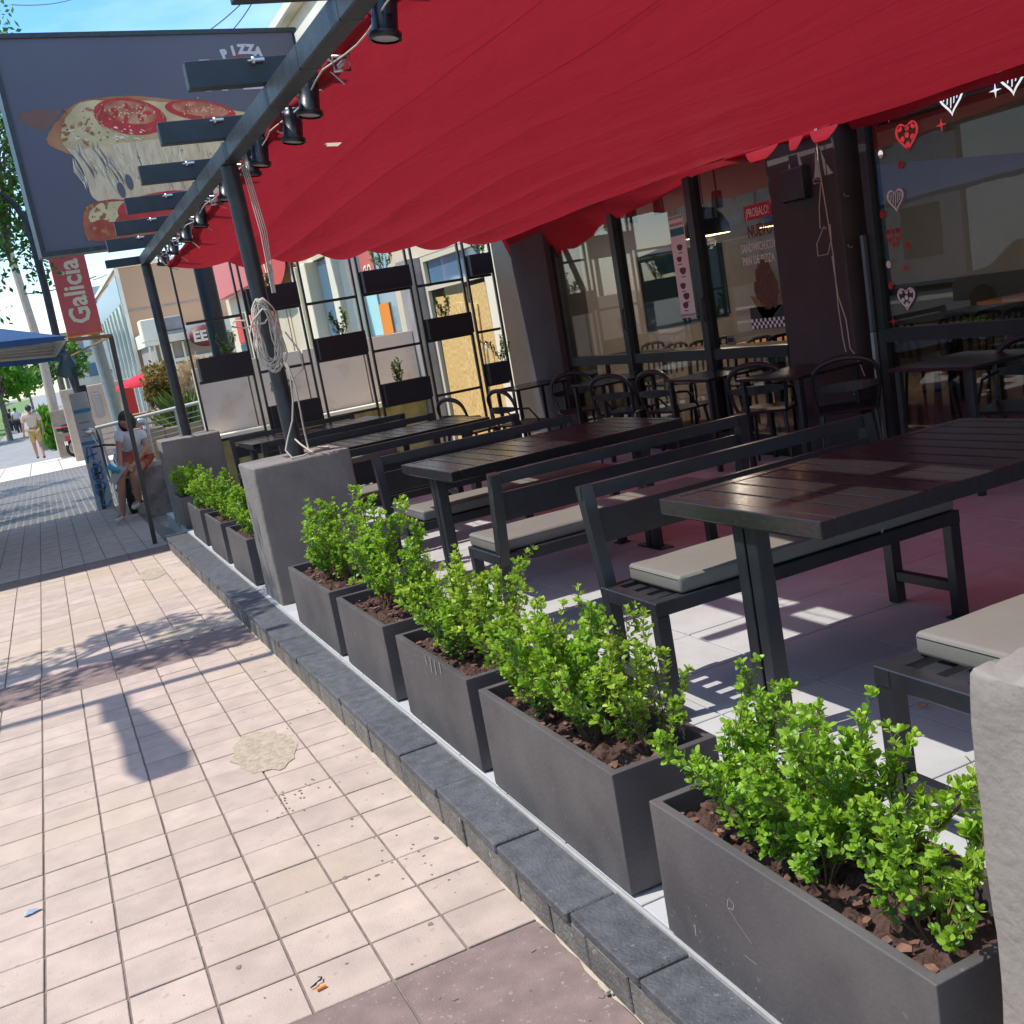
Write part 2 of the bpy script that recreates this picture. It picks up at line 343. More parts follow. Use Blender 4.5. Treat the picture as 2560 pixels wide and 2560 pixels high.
# tactile paving beyond, then lighter slabs, then the plain promenade
M_tact = mat('tactile_paving', (.15,.15,.155), .8, n=.15, ns=2)
t2 = MB(); kx = .2
def tstrip(mb, x0, x1, y0, y1, s, gap):
    y = y0
    while y < y1-.01:
        x = x0
        while x < x1-.01: mb.add([sw(x+gap,y+gap), sw(x+s-gap,y+gap), sw(x+s-gap,min(y1,y+s)-gap), sw(x+gap,min(y1,y+s)-gap)], [(0,1,2,3)]); x += s
        y += s
tstrip(t2, -2.6, 4.8, 16.62, 30, .1, .011)
promenade = tag(MB().add([sw(-3,16.62,-.006), sw(5,16.62,-.006), sw(5,33.0,-.006), sw(-3,33.0,-.006)], [(0,1,2,3)]).build('far_pavement', mat('pale_joint', (.24,.225,.18), .9), org=(0,0,0)), kind='structure')
tag(t2.build('tactile_blocks', M_tact, promenade), kind='stuff')
t3 = MB(); tstrip(t3, -3, 5, 30, 38, .8, .012)
tag(t3.build('pavement_slabs', mat('cream_slab', (.62,.58,.47), .9, n=.08, ns=2), promenade), kind='stuff')
pm = MB()
for a, b in ((33,40),(40,90),(90,400)): pm.add([(-3,a,gz(a)-.012),(5,a,gz(a)-.012),(5,b,gz(b)-.012),(-3,b,gz(b)-.012)], [(0,1,2,3)])
tag(pm.build('promenade', mat('grey_promenade', (.27,.26,.25), .9, n=.1, ns=1.5)), kind='structure')
vg = MB()
for a, b in ((24,40),(40,90),(90,400)): vg.add([(-8,a,gz(a)+.0),(-2.6,a,gz(a)+.0),(-2.6,b,gz(b)+.0),(-8,b,gz(b)+.0)], [(0,1,2,3)])
tag(vg.build('grass_verge', mat('verge_grass', (.13,.20,.045), .95, n=.35, ns=3)), kind='structure')
rd = MB()
for a, b in ((-8,10),(10,40),(40,90),(90,400)): rd.add([(-16,a,gz(a)-.02),(-4.2,a,gz(a)-.02),(-4.2,b,gz(b)-.02),(-16,b,gz(b)-.02)], [(0,1,2,3)])
tag(rd.build('road', mat('asphalt', (.06,.06,.062), .9, n=.2, ns=5, bump=.3)), kind='structure')
def fz(y): return SK*(y-2.0)      # the terrace floor falls with the street
def onfloor(x, y):   # where the sight line through (x, y, 0) meets the sloping floor
    t = (CAMH+2*SK)/(CAMH+SK*y); return Vector((x*t, y*t, fz(y*t)))
SLA = math.atan(SK)
# ---------------- kerb ----------------
def ctop(y): return fz(y)-.009
CX = -.0085
kerb = tag(MB().box(.89,1.02,-2,11.0,-.5,-.22).build('kerb', M_cream, org=(0,0,0)), kind='structure')
kb = MB()
for a in range(-2,11): kb.add([(.872+SX*(a-2.44),a,gz(a)-.02),(1.02,a,gz(a)-.02),(1.02,a+1,gz(a+1)-.02),(.872+SX*(a+1-2.44),a+1,gz(a+1)-.02),
    (.872+CX*(a-2.44),a,ctop(a)-.012),(1.02,a,ctop(a)-.012),(1.02,a+1,ctop(a+1)-.012),(.872+CX*(a+1-2.44),a+1,ctop(a+1)-.012)], [(4,5,6,7),(0,4,7,3),(0,1,5,4),(3,7,6,2)])
kb.build('kerb_bed', M_cream, kerb)
ky = .2; jts = [2.17,2.61,3.10,3.47,3.88]
edges = [.2,.62,1.05,1.5,1.84]+jts
while edges[-1] < 10.8: edges.append(edges[-1]+.41)
rs = random.Random(2)
for a, b in zip(edges, edges[1:]):
    a += .004; b -= .004; xo = CX*(a-2.44); m_ = MB().bbox(-.0,.143-xo,0,b-a,-.03,0,.004); o = m_.build('kerb_top_slab', M_curb, kerb)
    o.location = (.853+xo+rs.uniform(-.003,.003), a, ctop(a)+rs.uniform(-.003,.002)); o.rotation_euler = (SLA+rs.uniform(-.004,.004), rs.uniform(-.012,.012), 0)
a = .3; fm = None
while a < 10.85:
    if fm is None: o = MB().bbox(0,.02,.003,.197,-.125,-.0325,.003).build('kerb_face_tile', M_curbf, kerb); fm = o.data
    else: o = link('kerb_face_tile', fm, kerb)
    o.location = (.859+CX*(a-2.44)+rs.uniform(-.002,.002), a, ctop(a)); o.rotation_euler.x = SLA; a += .2
# ---------------- terrace floor ----------------
def slab(x0, x1, y0, y1, d0, d1):
    return MB().add([(x0,y0,fz(y0)+d0),(x1,y0,fz(y0)+d0),(x1,y1,fz(y1)+d0),(x0,y1,fz(y1)+d0),(x0,y0,fz(y0)+d1),(x1,y0,fz(y0)+d1),(x1,y1,fz(y1)+d1),(x0,y1,fz(y1)+d1)], [(0,3,2,1),(4,5,6,7),(0,1,5,4),(1,2,6,5),(2,3,7,6),(3,0,4,7)])
deck = tag(slab(1.0,5.26,-3,12.9,-.6,-.008).build('terrace_floor', M_deckg, org=(0,0,0)), kind='structure')
slab(.9925,.9995,-3,11.3,-.5,-.001).build('white_edge_strip', M_white, deck)
vis = []
X0 = 1.0; P_ = .4055
for i in range(11):
    for j in range(-5,26):
        x0 = 3.03-P_*5+P_*i; y0 = 2.06+P_*j; x1 = min(5.24,x0+P_); 
        if x1-x0 < .05: continue
        P = proj(((x0+x1)/2,y0+.2,0)); v = -80 < P[0] < 2640 and -80 < P[1] < 2640
        vis.append((0 if v else 1, math.hypot(x0,y0), x0, x1, y0, y0+P_))
vis.sort(); dm = {}; rest = MB()
for i, (nv, d, x0, x1, y0, y1) in enumerate(vis):
    w = x1-x0-.007; l = y1-y0-.007
    if i < 295 and not nv:
        k = round(w,3)
        if k not in dm: o = MB().bbox(-w/2,w/2,-l/2,l/2,-.02,0,.002).build('floor_tile', M_deck, deck); dm[k] = o.data
        else: o = link('floor_tile', dm[k], deck)
        o.location = ((x0+x1)/2,(y0+y1)/2,fz((y0+y1)/2)+random.uniform(-.0008,.0008)); o.rotation_euler = (SLA+random.uniform(-.0015,.0015),random.uniform(-.0015,.0015),0)
    else: rest.add([(x0+.0035,y0+.0035,fz(y0)),(x1-.0035,y0+.0035,fz(y0)),(x1-.0035,y1-.0035,fz(y1)),(x0+.0035,y1-.0035,fz(y1))],[(0,1,2,3)])
tag(rest.build('hidden_floor_tiles', M_deck, deck), kind='stuff')
# ---------------- pergola: piers, posts, beam, fins ----------------
def pier(x0, x1, y0, y1, z0, z1, label, name='pier', rough=0):
    bm = bmesh.new(); bmesh.ops.create_cube(bm, size=1)
    for v in bm.verts: v.co = Vector((((x0+x1)/2+v.co.x*(x1-x0)), ((y0+y1)/2+v.co.y*(y1-y0)), ((z0+z1)/2+v.co.z*(z1-z0))))
    bmesh.ops.bevel(bm, geom=list(bm.edges), offset=.007 if rough else .013, segments=2, affect='EDGES', profile=.6)
    bmesh.ops.subdivide_edges(bm, edges=[e for e in bm.edges if e.calc_length() > .1], cuts=24 if rough else 10, use_grid_fill=True)
    rs = random.Random(int(x0*100+y0*10))
    for v in bm.verts:
        n = math.sin(v.co.y*23+v.co.z*9)*math.sin(v.co.z*17+v.co.x*13); v.co += Vector((n*.003+rs.uniform(-.0012,.0012), math.sin(v.co.x*19+v.co.z*11)*.003, rs.uniform(-.002,.002) if v.co.z > z1-.03 else 0))
        if rough and v.co.z > z1-.05: v.co += Vector((rs.uniform(-.001,.002),rs.uniform(-.004,.001),rs.uniform(-.008,.007)))
    c = Vector(((x0+x1)/2,(y0+y1)/2,z0))
    me = bpy.data.meshes.new(name); 
    for v in bm.verts: v.co -= c
    bm.to_mesh(me); bm.free(); me.materials.append(mat('worn_render', (.26,.23,.20), .9, n=.12, ns=5, bump=.4, bs=45) if rough else M_block); me.polygons.foreach_set('use_smooth',[True]*len(me.polygons))
    o = link(name, me, None, c); return tag(o, label, 'concrete pier', 'rendered piers carrying the pergola posts')
pier(1.0,1.6,.35,.985,.0,.875,'rough grey rendered pier cut off at the right edge, nearest of the three', rough=1)
pier(1.02,1.62,6.30,6.80,-.12,.77,'grey rendered pier with rope loops lying on its top, between the shrub planters')
pier(1.0,1.60,11.42,11.97,-.24,.70,'grey rendered pier farthest away, beside the seated woman')
frm = wthing('pergola_frame', (1.27,6.35,0), 'dark steel pergola frame with round posts and a long square beam', 'pergola')
for x, y, z in ((1.17,.91,.86),(1.345,6.55,.76),(1.31,11.78,.69)):
    p = MB().tube([(x,y,z),(1.28,min(y,11.66)-(.15 if 5 < y < 7 else 0),2.5)], .05, 20).build('post', M_steel, frm)
    MB().box(x-.075,x+.075,y-.075,y+.075,z,z+.012).build('foot_plate', M_steel, p)
MB().bbox(1.235,1.325,-2.0,11.72,2.50,2.60,.006).build('beam', M_steel, frm)
for y in [-1.2+.62*i for i in range(21)]: MB().box(1.2338,1.3262,y,y+.006,2.499,2.6008).build('weld_seam', M_black, frm)
fy = [3.85+1.175*i for i in range(7)]; fy[2:]=[6.18,7.39,8.64,9.86,11.05]; fy.append(11.66)
for i, y in enumerate([-.85,.33,1.5,2.68]+fy):
    z0 = 2.604 if i < 11 else 2.56
    if i == 11: continue
    w = MB().bbox(.90,1.56,y-.035,y+.035,z0,z0+.115,.003).build('fin', M_fin, frm)
    b = MB().tube([(1.20,y-.05,z0+.095),(1.25,y-.05,z0+.095)],.010,6); b.tube([(1.175,y-.05,z0+.095),(1.2,y-.05,z0+.095)],.005,6)
    b.lathe([(.018,0),(.018,.012),(.001,.012)],6,(1.205,y-.05,z0+.095),Matrix.Rotation(R(-90),4,'Y'))
    b.build('bolt', M_chrome, w)
MB().bbox(.90,1.30,11.70,11.76,2.52,2.60,.003).build('fin', M_fin, frm)
# cable strung beside the beam
cab = MB(); pts = []
for i in range(60):
    y = 3.0+i*.15; pts.append((1.42+.01*math.sin(i), y, 2.56-.03*math.sin((y%1.17)/1.17*math.pi)))
cab.tube(pts,.0038,5); cab.build('cable', M_rope, frm)
# clamps and hooks
for y in (4.45,5.35,6.75,7.9,8.9,10.2,11.1):
    c = MB(); c.tube([(1.40,y,2.56),(1.47,y,2.56),(1.47,y+.0,2.50),(1.40,y,2.50)],.007,5,closed=True); c.tube([(1.325,y,2.575),(1.40,y,2.54)],.006,5); c.tube([(1.44,y-.03,2.53),(1.44,y+.05,2.53)],.012,6)
    c.build('cable_clamp', M_chrome, frm)
# spotlights
def spotlight():
    t = thing('spotlight', (0,0,0), 'x', 'spotlight', 'black spotlights along the pergola beam')
    M = Matrix.Rotation(R(9),4,'Y')
    MB().lathe([(.001,.09),(.052,.09),(.056,.05),(.056,-.055),(.07,-.06),(.072,-.085),(.06,-.088)],20,(0,0,-.10),M).build('housing', M_black, t)
    MB().lathe([(.001,-.078),(.06,-.078)],20,(0,0,-.10),M).build('lens', M_lens, t)
    MB().bar((-.08,0,.0),(.0,0,.0),.03,.012).bar((-.0,-.07,0),(0,.07,0),.02,.008).bar((0,-.066,0),(0,-.066,-.1),.02,.006).bar((0,.066,0),(0,.066,-.1),.02,.006).build('bracket', M_black, t)
    MB().tube([(-.05,.02,-.01),(-.07,.03,-.06),(-.03,.045,-.09),(0,.03,-.03)],.006,5).build('wire', M_black, t)
    return t
sp = spotlight(); sp.location = (1.435,3.85,2.61)
sp.scale = (.86,.86,.86); sp['label'] = 'black round spotlight largest in the row, at the top edge of the photo'
for i, (y, l) in enumerate(((4.98,'black spotlight second from the top, against the rolled red canvas edge'),(5.36,'black spotlight hanging lower from a cable gland, third from the top'),
    (6.17,'black spotlight just right of the round post head, upper of the close pair'),(6.45,'black spotlight under the post head, lower of the close pair'),(7.35,'black spotlight first beyond the roped post'),
    (8.6,'black spotlight fourth from the far end of the beam'),(9.5,'black spotlight third from the far end of the beam'),(10.4,'black spotlight last but one toward the far beam end'),(11.35,'smallest black spotlight at the far end of the beam'))):
    dup(sp, (1.42,y,2.56 if i == 1 else 2.60), random.uniform(-.3,.3), l)
# ---------------- canvas ----------------
SAGX = [1.5,2.05,2.5,3.0,3.53,4.07,4.6,5.16]
def canz(x, y, raw=False):
    t = (x-1.5)/(5.16-1.5)
    ql = 2.60-.0 if y < 5.5 else 2.60-.19*((y-5.5)/5.8)**1.15
    qr = 2.25+.02*math.sin(y)
    z = ql*(1-t)+qr*t
    for a, b in zip(SAGX, SAGX[1:]):
        if a <= x <= b:
            s = (x-a)/(b-a); amp = .005+.075*max(0,min(1,(y-5)/6))**1.3; 
            if x < 2.05: amp *= .5
            z -= amp*4*s*(1-s)*(.85+.15*math.sin(y*2.1+a*5))
    z += .004*math.sin(x*7+y*1.1+math.sin(y*2)*1.0)+.003*math.sin(y*5.3-x*4+2*math.sin(x*2.2))+.003*math.sin(x*13+y*2.3)
    z -= .05*math.exp(-((x-3.2)/.9)**2)*(.5+.5*math.cos(y*1.34))
    return z
nx, ny = 150, 260
gx = [1.49+(5.17-1.49)*i/nx for i in range(nx+1)]; gy = [-1.2+(11.32+1.2)*j/ny for j in range(ny+1)]
vs = []
for j, y in enumerate(gy):
    for i, x in enumerate(gx):
        xx = x; yy = y
        if i == 0: xx += .018*math.sin(y*5.3)+.02*math.sin(y*2.7)
        if j == ny: yy += .05*math.sin((x-1.5)/.53*math.pi)*0
        vs.append((xx, yy, canz(x,y)))
def inpoly(p, P):
    c = False; n = len(P)
    for i in range(n):
        a, b = P[i], P[i-1]
        if (a[1] > p[1]) != (b[1] > p[1]) and p[0] < (b[0]-a[0])*(p[1]-a[1])/(b[1]-a[1])+a[0]: c = not c
    return c
TEAR = [[(5.06+dx*.5,y0),(5.16+dx,y0+.0),(5.16,y1),(5.08,y1)] for dx, y0, y1 in ((.0,6.35,6.75),(.02,6.08,6.24),(.0,5.72,6.02))]
hole = atZ(829,357,2.55); slit = atZ(790,362,2.55)
fs = []
for j in range(ny):
    for i in range(nx):
        cx = (gx[i]+gx[i+1])/2; cy = (gy[j]+gy[j+1])/2
        if abs(cx-hole.x) < .05 and abs(cy-hole.y-(cx-hole.x)*.3) < .045: continue
        if any(inpoly((cx,cy),P) for P in TEAR): continue
        fs.append((j*(nx+1)+i, j*(nx+1)+i+1, (j+1)*(nx+1)+i+1, (j+1)*(nx+1)+i))
canopy = wthing('canopy', (3.3,5,2.4), 'big red canvas canopy sagging in scallops between wires over the terrace', 'canopy')
cm = MB(); cm.add(vs, fs, True); cm.build('canvas', M_red, canopy, fix=False)
for x in SAGX[1:-1]:
    q = MB(); vv = []; n1 = 130
    for j in range(n1+1):
        y = -1.1+12.4*j/n1; z = canz(x,y)-.0012; vv += [(x-.002,y,z),(x+.002,y,z)]
    q.add(vv,[(2*j,2*j+1,2*j+3,2*j+2) for j in range(n1)],True); q.build('sewn_seam', M_red, canopy, fix=False)
# rolled hem on the street side
hm = MB(); pts = []
for j in range(0,160):
    y = -1.1+12.35*j/159; pts.append((1.485+.018*math.sin(y*5.3)+.02*math.sin(y*2.7), y, canz(1.5,y)+.012+.01*math.sin(y*9)))
hm.tube(pts, [.022+.016*abs(math.sin(j*.23)) for j in range(160)], 8); hm.build('rolled_hem', M_red, canopy)
# double flap on far end
fl = MB(); vv = []; n1 = 70
for j in range(n1+1):
    y = 5.9+(11.42-5.9)*j/n1; zt = 2.25+.02*math.sin(y); 
    zb = 2.22 if y < 7.6 else 2.22-.40*min(1,((y-7.6)/3.0))**1.2
    if y < 6.3: zb = 2.16
    for k in range(7):
        t = k/6; vv.append((5.17+.14*t+.02*math.sin(y*6+t*3)*t, y, zt*(1-t)+zb*t-.015*math.sin(y*4)*t))
fl.add(vv, [(j*7+k, j*7+k+1, (j+1)*7+k+1, (j+1)*7+k) for j in range(n1) for k in range(6)], True); fl.build('hanging_flap', M_red, canopy, fix=False)
f2 = MB(); vv = []
for j in range(30):
    y = 5.66-.23*j
    for k in range(5): vv.append((5.165+.03*k/4, y, 2.25+.02*math.sin(y)-.055*k/4-.012*math.sin(y*5)*k/4))
f2.add(vv, [(j*5+k, j*5+k+1, (j+1)*5+k+1, (j+1)*5+k) for j in range(29) for k in range(4)], True); f2.build('hanging_flap', M_red, canopy, fix=False)
# upturned canvas strip added behind the tears to catch sun and look bright
f3 = MB(); vv = []
for j in range(40):
    y = 5.5+.04*j
    for k in range(5): vv.append((5.185+.04*k/4,y,2.24+.34*k/4+.02*math.sin(y*9)))
f3.add(vv,[(j*5+k,j*5+k+1,(j+1)*5+k+1,(j+1)*5+k) for j in range(39) for k in range(4)],True); f3.build('added_sun_strip', M_red, canopy, fix=False)
for y0, y1 in ((6.35,6.75),(6.08,6.24),(5.72,6.02)):
    q = MB(); vv = []
    for j in range(9):
        t = j/8; y = y0+(y1-y0)*t; w = math.sin(math.pi*t)**.8
        for k in range(4): vv.append((5.155-.10*w*k/3*.5,y,2.245-.10*w*k/3))
    q.add(vv,[(j*4+k,j*4+k+1,(j+1)*4+k+1,(j+1)*4+k) for j in range(8) for k in range(3)],True); q.build('torn_tongue', M_red, canopy, fix=False)
# tie cords between canvas and beam
tc = MB()
for y in (4.0,4.75,5.1,5.9,6.6,7.3,8.0,8.8,9.6,10.4,11.2):
    z = canz(1.5,y); tc.tube([(1.33,y+.05,2.57),(1.42,y+.02,z+.01),(1.50,y,z+.02),(1.47,y-.02,z-.03),(1.52,y-.03,z-.06+.03*math.sin(y*9))],.0045,5)
tag(tc.build('tie_cords', M_rope, canopy), kind='stuff')
# ropes on the middle post
rp = wthing('rope_coil', (1.3,6.35,1.4), 'coiled cream rope hung on the round pergola post', 'rope')
rs = random.Random(4); C0 = Vector((1.275,6.41,1.60)); rr = MB()
for k in range(11):
    pts = []; a = rs.uniform(.045,.11); b = rs.uniform(.19,.26); ox = rs.uniform(-.02,.03); oy = rs.uniform(-.06,-.02); tl = rs.uniform(-.10,.16)
    for i in range(26):
        t = 2*math.pi*i/26; w = .5+.5*math.cos(t); hh = b*math.cos(t); xx = a*math.sin(t)*(1.15-.5*w)+ox+tl*(-hh)*.45
        pts.append(C0+Vector((xx+.01*math.sin(5*t+k), oy-.035+.015*math.sin(3*t+k), hh-.10+(b-.26)*-1*.5)))
    rr.tube([C0+(p-C0)*.86 for p in pts],.0050,5,closed=True)
rr.build('coil', M_rope, rp)
r2 = MB(); r2.tube([C0+Vector(p) for p in ((-.10,-.08,.02),(-.17,-.09,.03),(-.19,-.08,.0),(-.12,-.09,-.02),(.0,-.10,-.01),(.06,-.09,.05),(.0,-.1,.07),(-.07,-.1,.01),(-.10,-.1,-.06))],.0055,5)
r2.tube([C0+Vector(p) for p in ((.06,-.08,-.25),(.1,-.09,-.36),(.17,-.09,-.31),(.17,-.08,-.2),(.11,-.08,-.08))],.0052,5)
r2.build('loose_loop', M_rope, rp)
r3 = MB(); z = .780
P3 = [(1.33,6.26,1.35),(1.34,6.24,1.28),(1.34,6.30,1.12),(1.32,6.34,1.0),(1.28,6.38,.90),(1.25,6.38,.83),(1.27,6.34,z),(1.34,6.33,z),(1.40,6.37,z+.01),(1.39,6.44,z+.02)]
r3.tube(P3,.0055,6); r3.tube([(1.34,6.25,1.34),(1.355,6.22,1.2),(1.37,6.30,1.05),(1.385,6.38,.95),(1.40,6.44,.86),(1.40,6.43,z+.01),(1.38,6.38,z),(1.45,6.43,z+.01),(1.53,6.48,z),(1.55,6.54,z),(1.49,6.56,z+.01),(1.46,6.49,z)],.0055,6)
r3.tube([(1.34,6.50,.88),(1.36,6.44,.84),(1.39,6.38,.80),(1.405,6.36,.785)],.006,6)
r3.build('hanging_end', M_rope, rp)
r4 = MB()
for k in range(4): r4.tube([(1.34+.008*k,6.35-.01*k,2.49),(1.36+.012*k,6.31,2.1),(1.35+.006*k,6.29,1.75)],.0035,5)
r4.build('taut_cord', M_rope, rp)
# ---------------- planters and box shrubs ----------------
def leaf_arrays(specs, lw=.42):
    """specs: list of (pos, dir, up, length, tint); returns verts, faces, tints for folded oval leaves"""
    V = []; F = []; T = []
    for p, d, u, L, tn in specs:
        d = d.normalized(); s = d.cross(u)
        if s.length < 1e-4: s = d.cross(Vector((1,0,0)))
        s.normalize(); n = s.cross(d); w = L*lw*.5; k = len(V)
        pr = ((0,0,0),(.28,.8,.10),(.62,1,.16),(.9,.55,.10),(1,0,-.02))
        V += [p, p+d*L*.28+s*w*.8+n*L*.06, p+d*L*.66+s*w+n*L*.07, p+d*L*.93+s*w*.5+n*L*.03, p+d*L, p+d*L*.93-s*w*.5+n*L*.03, p+d*L*.66-s*w+n*L*.07, p+d*L*.28-s*w*.8+n*L*.06, p+d*L*.5-n*L*.0]
        F += [(k,k+1,k+8),(k+1,k+2,k+8),(k+2,k+3,k+8),(k+3,k+4,k+8),(k+4,k+5,k+8),(k+5,k+6,k+8),(k+6,k+7,k+8),(k+7,k,k+8)]; T += [tn]*9
    return V, F, T
def leafmesh(name, V, F, T, m, parent):
    me = bpy.data.meshes.new(name); me.from_pydata([tuple(v) for v in V], [], F)
    at = me.attributes.new('tint','FLOAT','POINT'); at.data.foreach_set('value', [max(0,min(1,t)) for t in T]); me.polygons.foreach_set('use_smooth',[True]*len(me.polygons))
    me.materials.append(m); return tag(link(name, me, parent), kind='stuff')
def shrub(seed, h, spread, nst, m, leafL=.019, dens=1.0):
    rs = random.Random(seed); t = thing('box_shrub', (0,0,0), 'x', 'shrub'); st = MB(); sp_ = []
    def rv(a): return Vector((rs.gauss(0,a),rs.gauss(0,a),rs.gauss(0,a)))
    def twig(p, d, L, r, lvl, tb):
        n = max(3,int(L/.016)); pts = [p.copy()]; dd = d.normalized()
        for i in range(n):
            dd = (dd+rv(.10)+Vector((0,0,.05))).normalized(); p = p+dd*(L/n); pts.append(p.copy())
            if lvl >= 1 or i > n*.15:
                a = (i%2)*math.pi/2+rs.uniform(-.3,.3); x = dd.cross(Vector((0,0,1))); x = x.normalized() if x.length > .05 else Vector((1,0,0)); y = dd.cross(x)
                fr = i/n; 
                for s_ in (0,math.pi):
                    if rs.random() < .92*dens or fr > .7:
                        q = x*math.cos(a+s_)+y*math.sin(a+s_); ld = (q*1.0+dd*rs.uniform(.35,1.0)+rv(.15)).normalized()
                        sp_.append((p, ld, (dd+rv(.3)), leafL*rs.uniform(.7,1.25)*(1-.25*max(0,fr-.8)*5*.5), tb+.45*fr*(1 if lvl else .6)+rs.uniform(-.12,.12)))
            if lvl < 2 and i > n*.10 and rs.random() < (.78 if lvl == 0 else .28):
                x = rv(1); x = (x-dd*x.dot(dd)).normalized(); twig(p, dd*.95+x*.55+Vector((0,0,.35)), L*rs.uniform(.14,.34)*(1.15-.6*i/n), r*.5, lvl+1, tb+.1)
        st.tube(pts, [r*(1-.7*i/n) for i in range(n+1)], 4, caps=False)
        for k in range(4): sp_.append((p, (dd+rv(.45)).normalized(), rv(1), leafL*rs.uniform(.6,1), tb+.55))
    for i in range(nst):
        a = 2*math.pi*i/nst+rs.uniform(-.4,.4); lean = rs.uniform(.1,1)*spread; twig(Vector((math.cos(a)*.012,math.sin(a)*.012,-.03)), Vector((math.cos(a)*lean,math.sin(a)*lean,1)), h*rs.uniform(.62,1.0), .0032, 0, rs.uniform(0,.2))
    st.build('stem', M_stem, t)
    leafmesh('leaves', *leaf_arrays(sp_, .55), m, t); return t
shN = shrub(21,.42,.62,7,M_leaf,.022,.75); shM = shrub(22,.34,.95,9,M_leaf,.021,.75)
shA = shrub(1,.36,.50,9,M_leaf); shB = shrub(2,.36,.62,8,M_leaf2,.018); shC = shrub(3,.30,.75,10,M_leaf,.018); shD = shrub(4,.44,.35,7,M_leaf,.019)
def planter(x0, x1, y0, y1, z0, h, label, grp='anthracite planters along the terrace edge'):
    y0 = onfloor(x0,y0).y if y0 > 3 else y0; y1 = onfloor(x0,y1).y if y1 > 3 else y1; yc = (y0+y1)/2; z0 = fz(yc); dx = -.013; x0 += dx; x1 += dx
    t = wthing('planter', ((x0+x1)/2,(y0+y1)/2,z0), label, 'planter', grp); z1 = z0+h; w = .022; o = .001
    bm = bmesh.new(); L = [(x0,y0),(x1,y0),(x1,y1),(x0,y1)]; I = [(x0+w,y0+w),(x1-w,y0+w),(x1-w,y1-w),(x0+w,y1-w)]
    zz = [z0+.008,z1,z1,z1-.2]; rings = []
    vs = [(*p,zz[0]) for p in L]+[(*p,z1) for p in L]+[(*p,z1) for p in I]+[(*p,z1-.2) for p in I]
    fs = [(0,1,2,3)]+[(r*4+k, r*4+(k+1)%4, (r+1)*4+(k+1)%4, (r+1)*4+k) for r in range(3) for k in range(4)]
    for v in vs: bm.verts.new((v[0],v[1],v[2]+SK*(v[1]-yc)))
    bm.verts.ensure_lookup_table()
    for f in fs: bm.faces.new([bm.verts[i] for i in f])
    bmesh.ops.recalc_face_normals(bm, faces=bm.faces)
    ed = [e for e in bm.edges if len(e.link_faces) == 2 and e.calc_face_angle(0) > .5]
    bmesh.ops.bevel(bm, geom=ed, offset=.0025, segments=2, affect='EDGES', profile=.5)
    me = bpy.data.meshes.new('box')
    for v in bm.verts: v.co -= t.location
    bm.to_mesh(me); bm.free(); me.materials.append(M_plant); link('box', me, t)
    n = 18; s = MB(); rs = random.Random(int(y0*100)); vs = []
    ny_ = max(8,int((y1-y0)/.02)); nx_ = 12; iz = z1-.045
    for j in range(ny_+1):
        for i in range(nx_+1): vs.append((x0+w+(x1-x0-2*w)*i/nx_, y0+w+(y1-y0-2*w)*j/ny_, iz+SK*(y0+w+(y1-y0-2*w)*j/ny_-yc)+rs.uniform(-.014,.010)-.02*(abs(i/nx_-.5)*2)**3))
    s.add(vs, [(j*(nx_+1)+i, j*(nx_+1)+i+1, (j+1)*(nx_+1)+i+1, (j+1)*(nx_+1)+i) for j in range(ny_) for i in range(nx_)]); s.build('soil', M_soil, t)
    if y0 < 7:
        for _ in range(int(60*(y1-y0))+6):
            L_ = rs.uniform(.010,.034); M = Matrix.Translation((rs.uniform(x0+.04,x1-.04), rs.uniform(y0+.05,y1-.05), iz+.008))@Matrix.Rotation(rs.uniform(0,6),4,'Z')@Matrix.Rotation(rs.uniform(-.6,.6),4,'X')
            MB().prism([(-L_*.5,-L_*.2),(-.1*L_,-L_*.32),(L_*.5,-L_*.15),(L_*.42,L_*.22),(-L_*.2,L_*.3)],.007,M).build('bark_chip', M_bark, t)
    return t
PH = .325
pl = [(1.01,1.31,1.10,1.925,'near anthracite planter with pale scratches on its side, touching the cut-off pier'),
 (1.015,1.315,2.10,2.945,'long anthracite planter second from the camera, holding three yellow-green shrubs'),
 (1.02,1.32,3.02,3.72,'anthracite planter third from the camera, white drip marks under its rim'),
 (1.02,1.32,3.88,4.55,'anthracite planter fourth from the camera, with reddish bark chips around a dark shrub'),
 (1.02,1.32,4.68,5.50,'anthracite planter nearest to the middle pier on the camera side'),
 (1.02,1.30,6.66,7.40,'anthracite planter just beyond the middle pier, half hidden by it'),
 (1.02,1.30,7.62,8.35,'anthracite planter second beyond the middle pier'),
 (1.02,1.30,8.6,9.3,'anthracite planter third beyond the middle pier'),
 (1.02,1.30,9.75,10.6,'anthracite planter farthest of all, next to the far pier')]
for i, (x0,x1,y0,y1,l) in enumerate(pl): planter(x0,x1,y0,y1,0,PH,l)
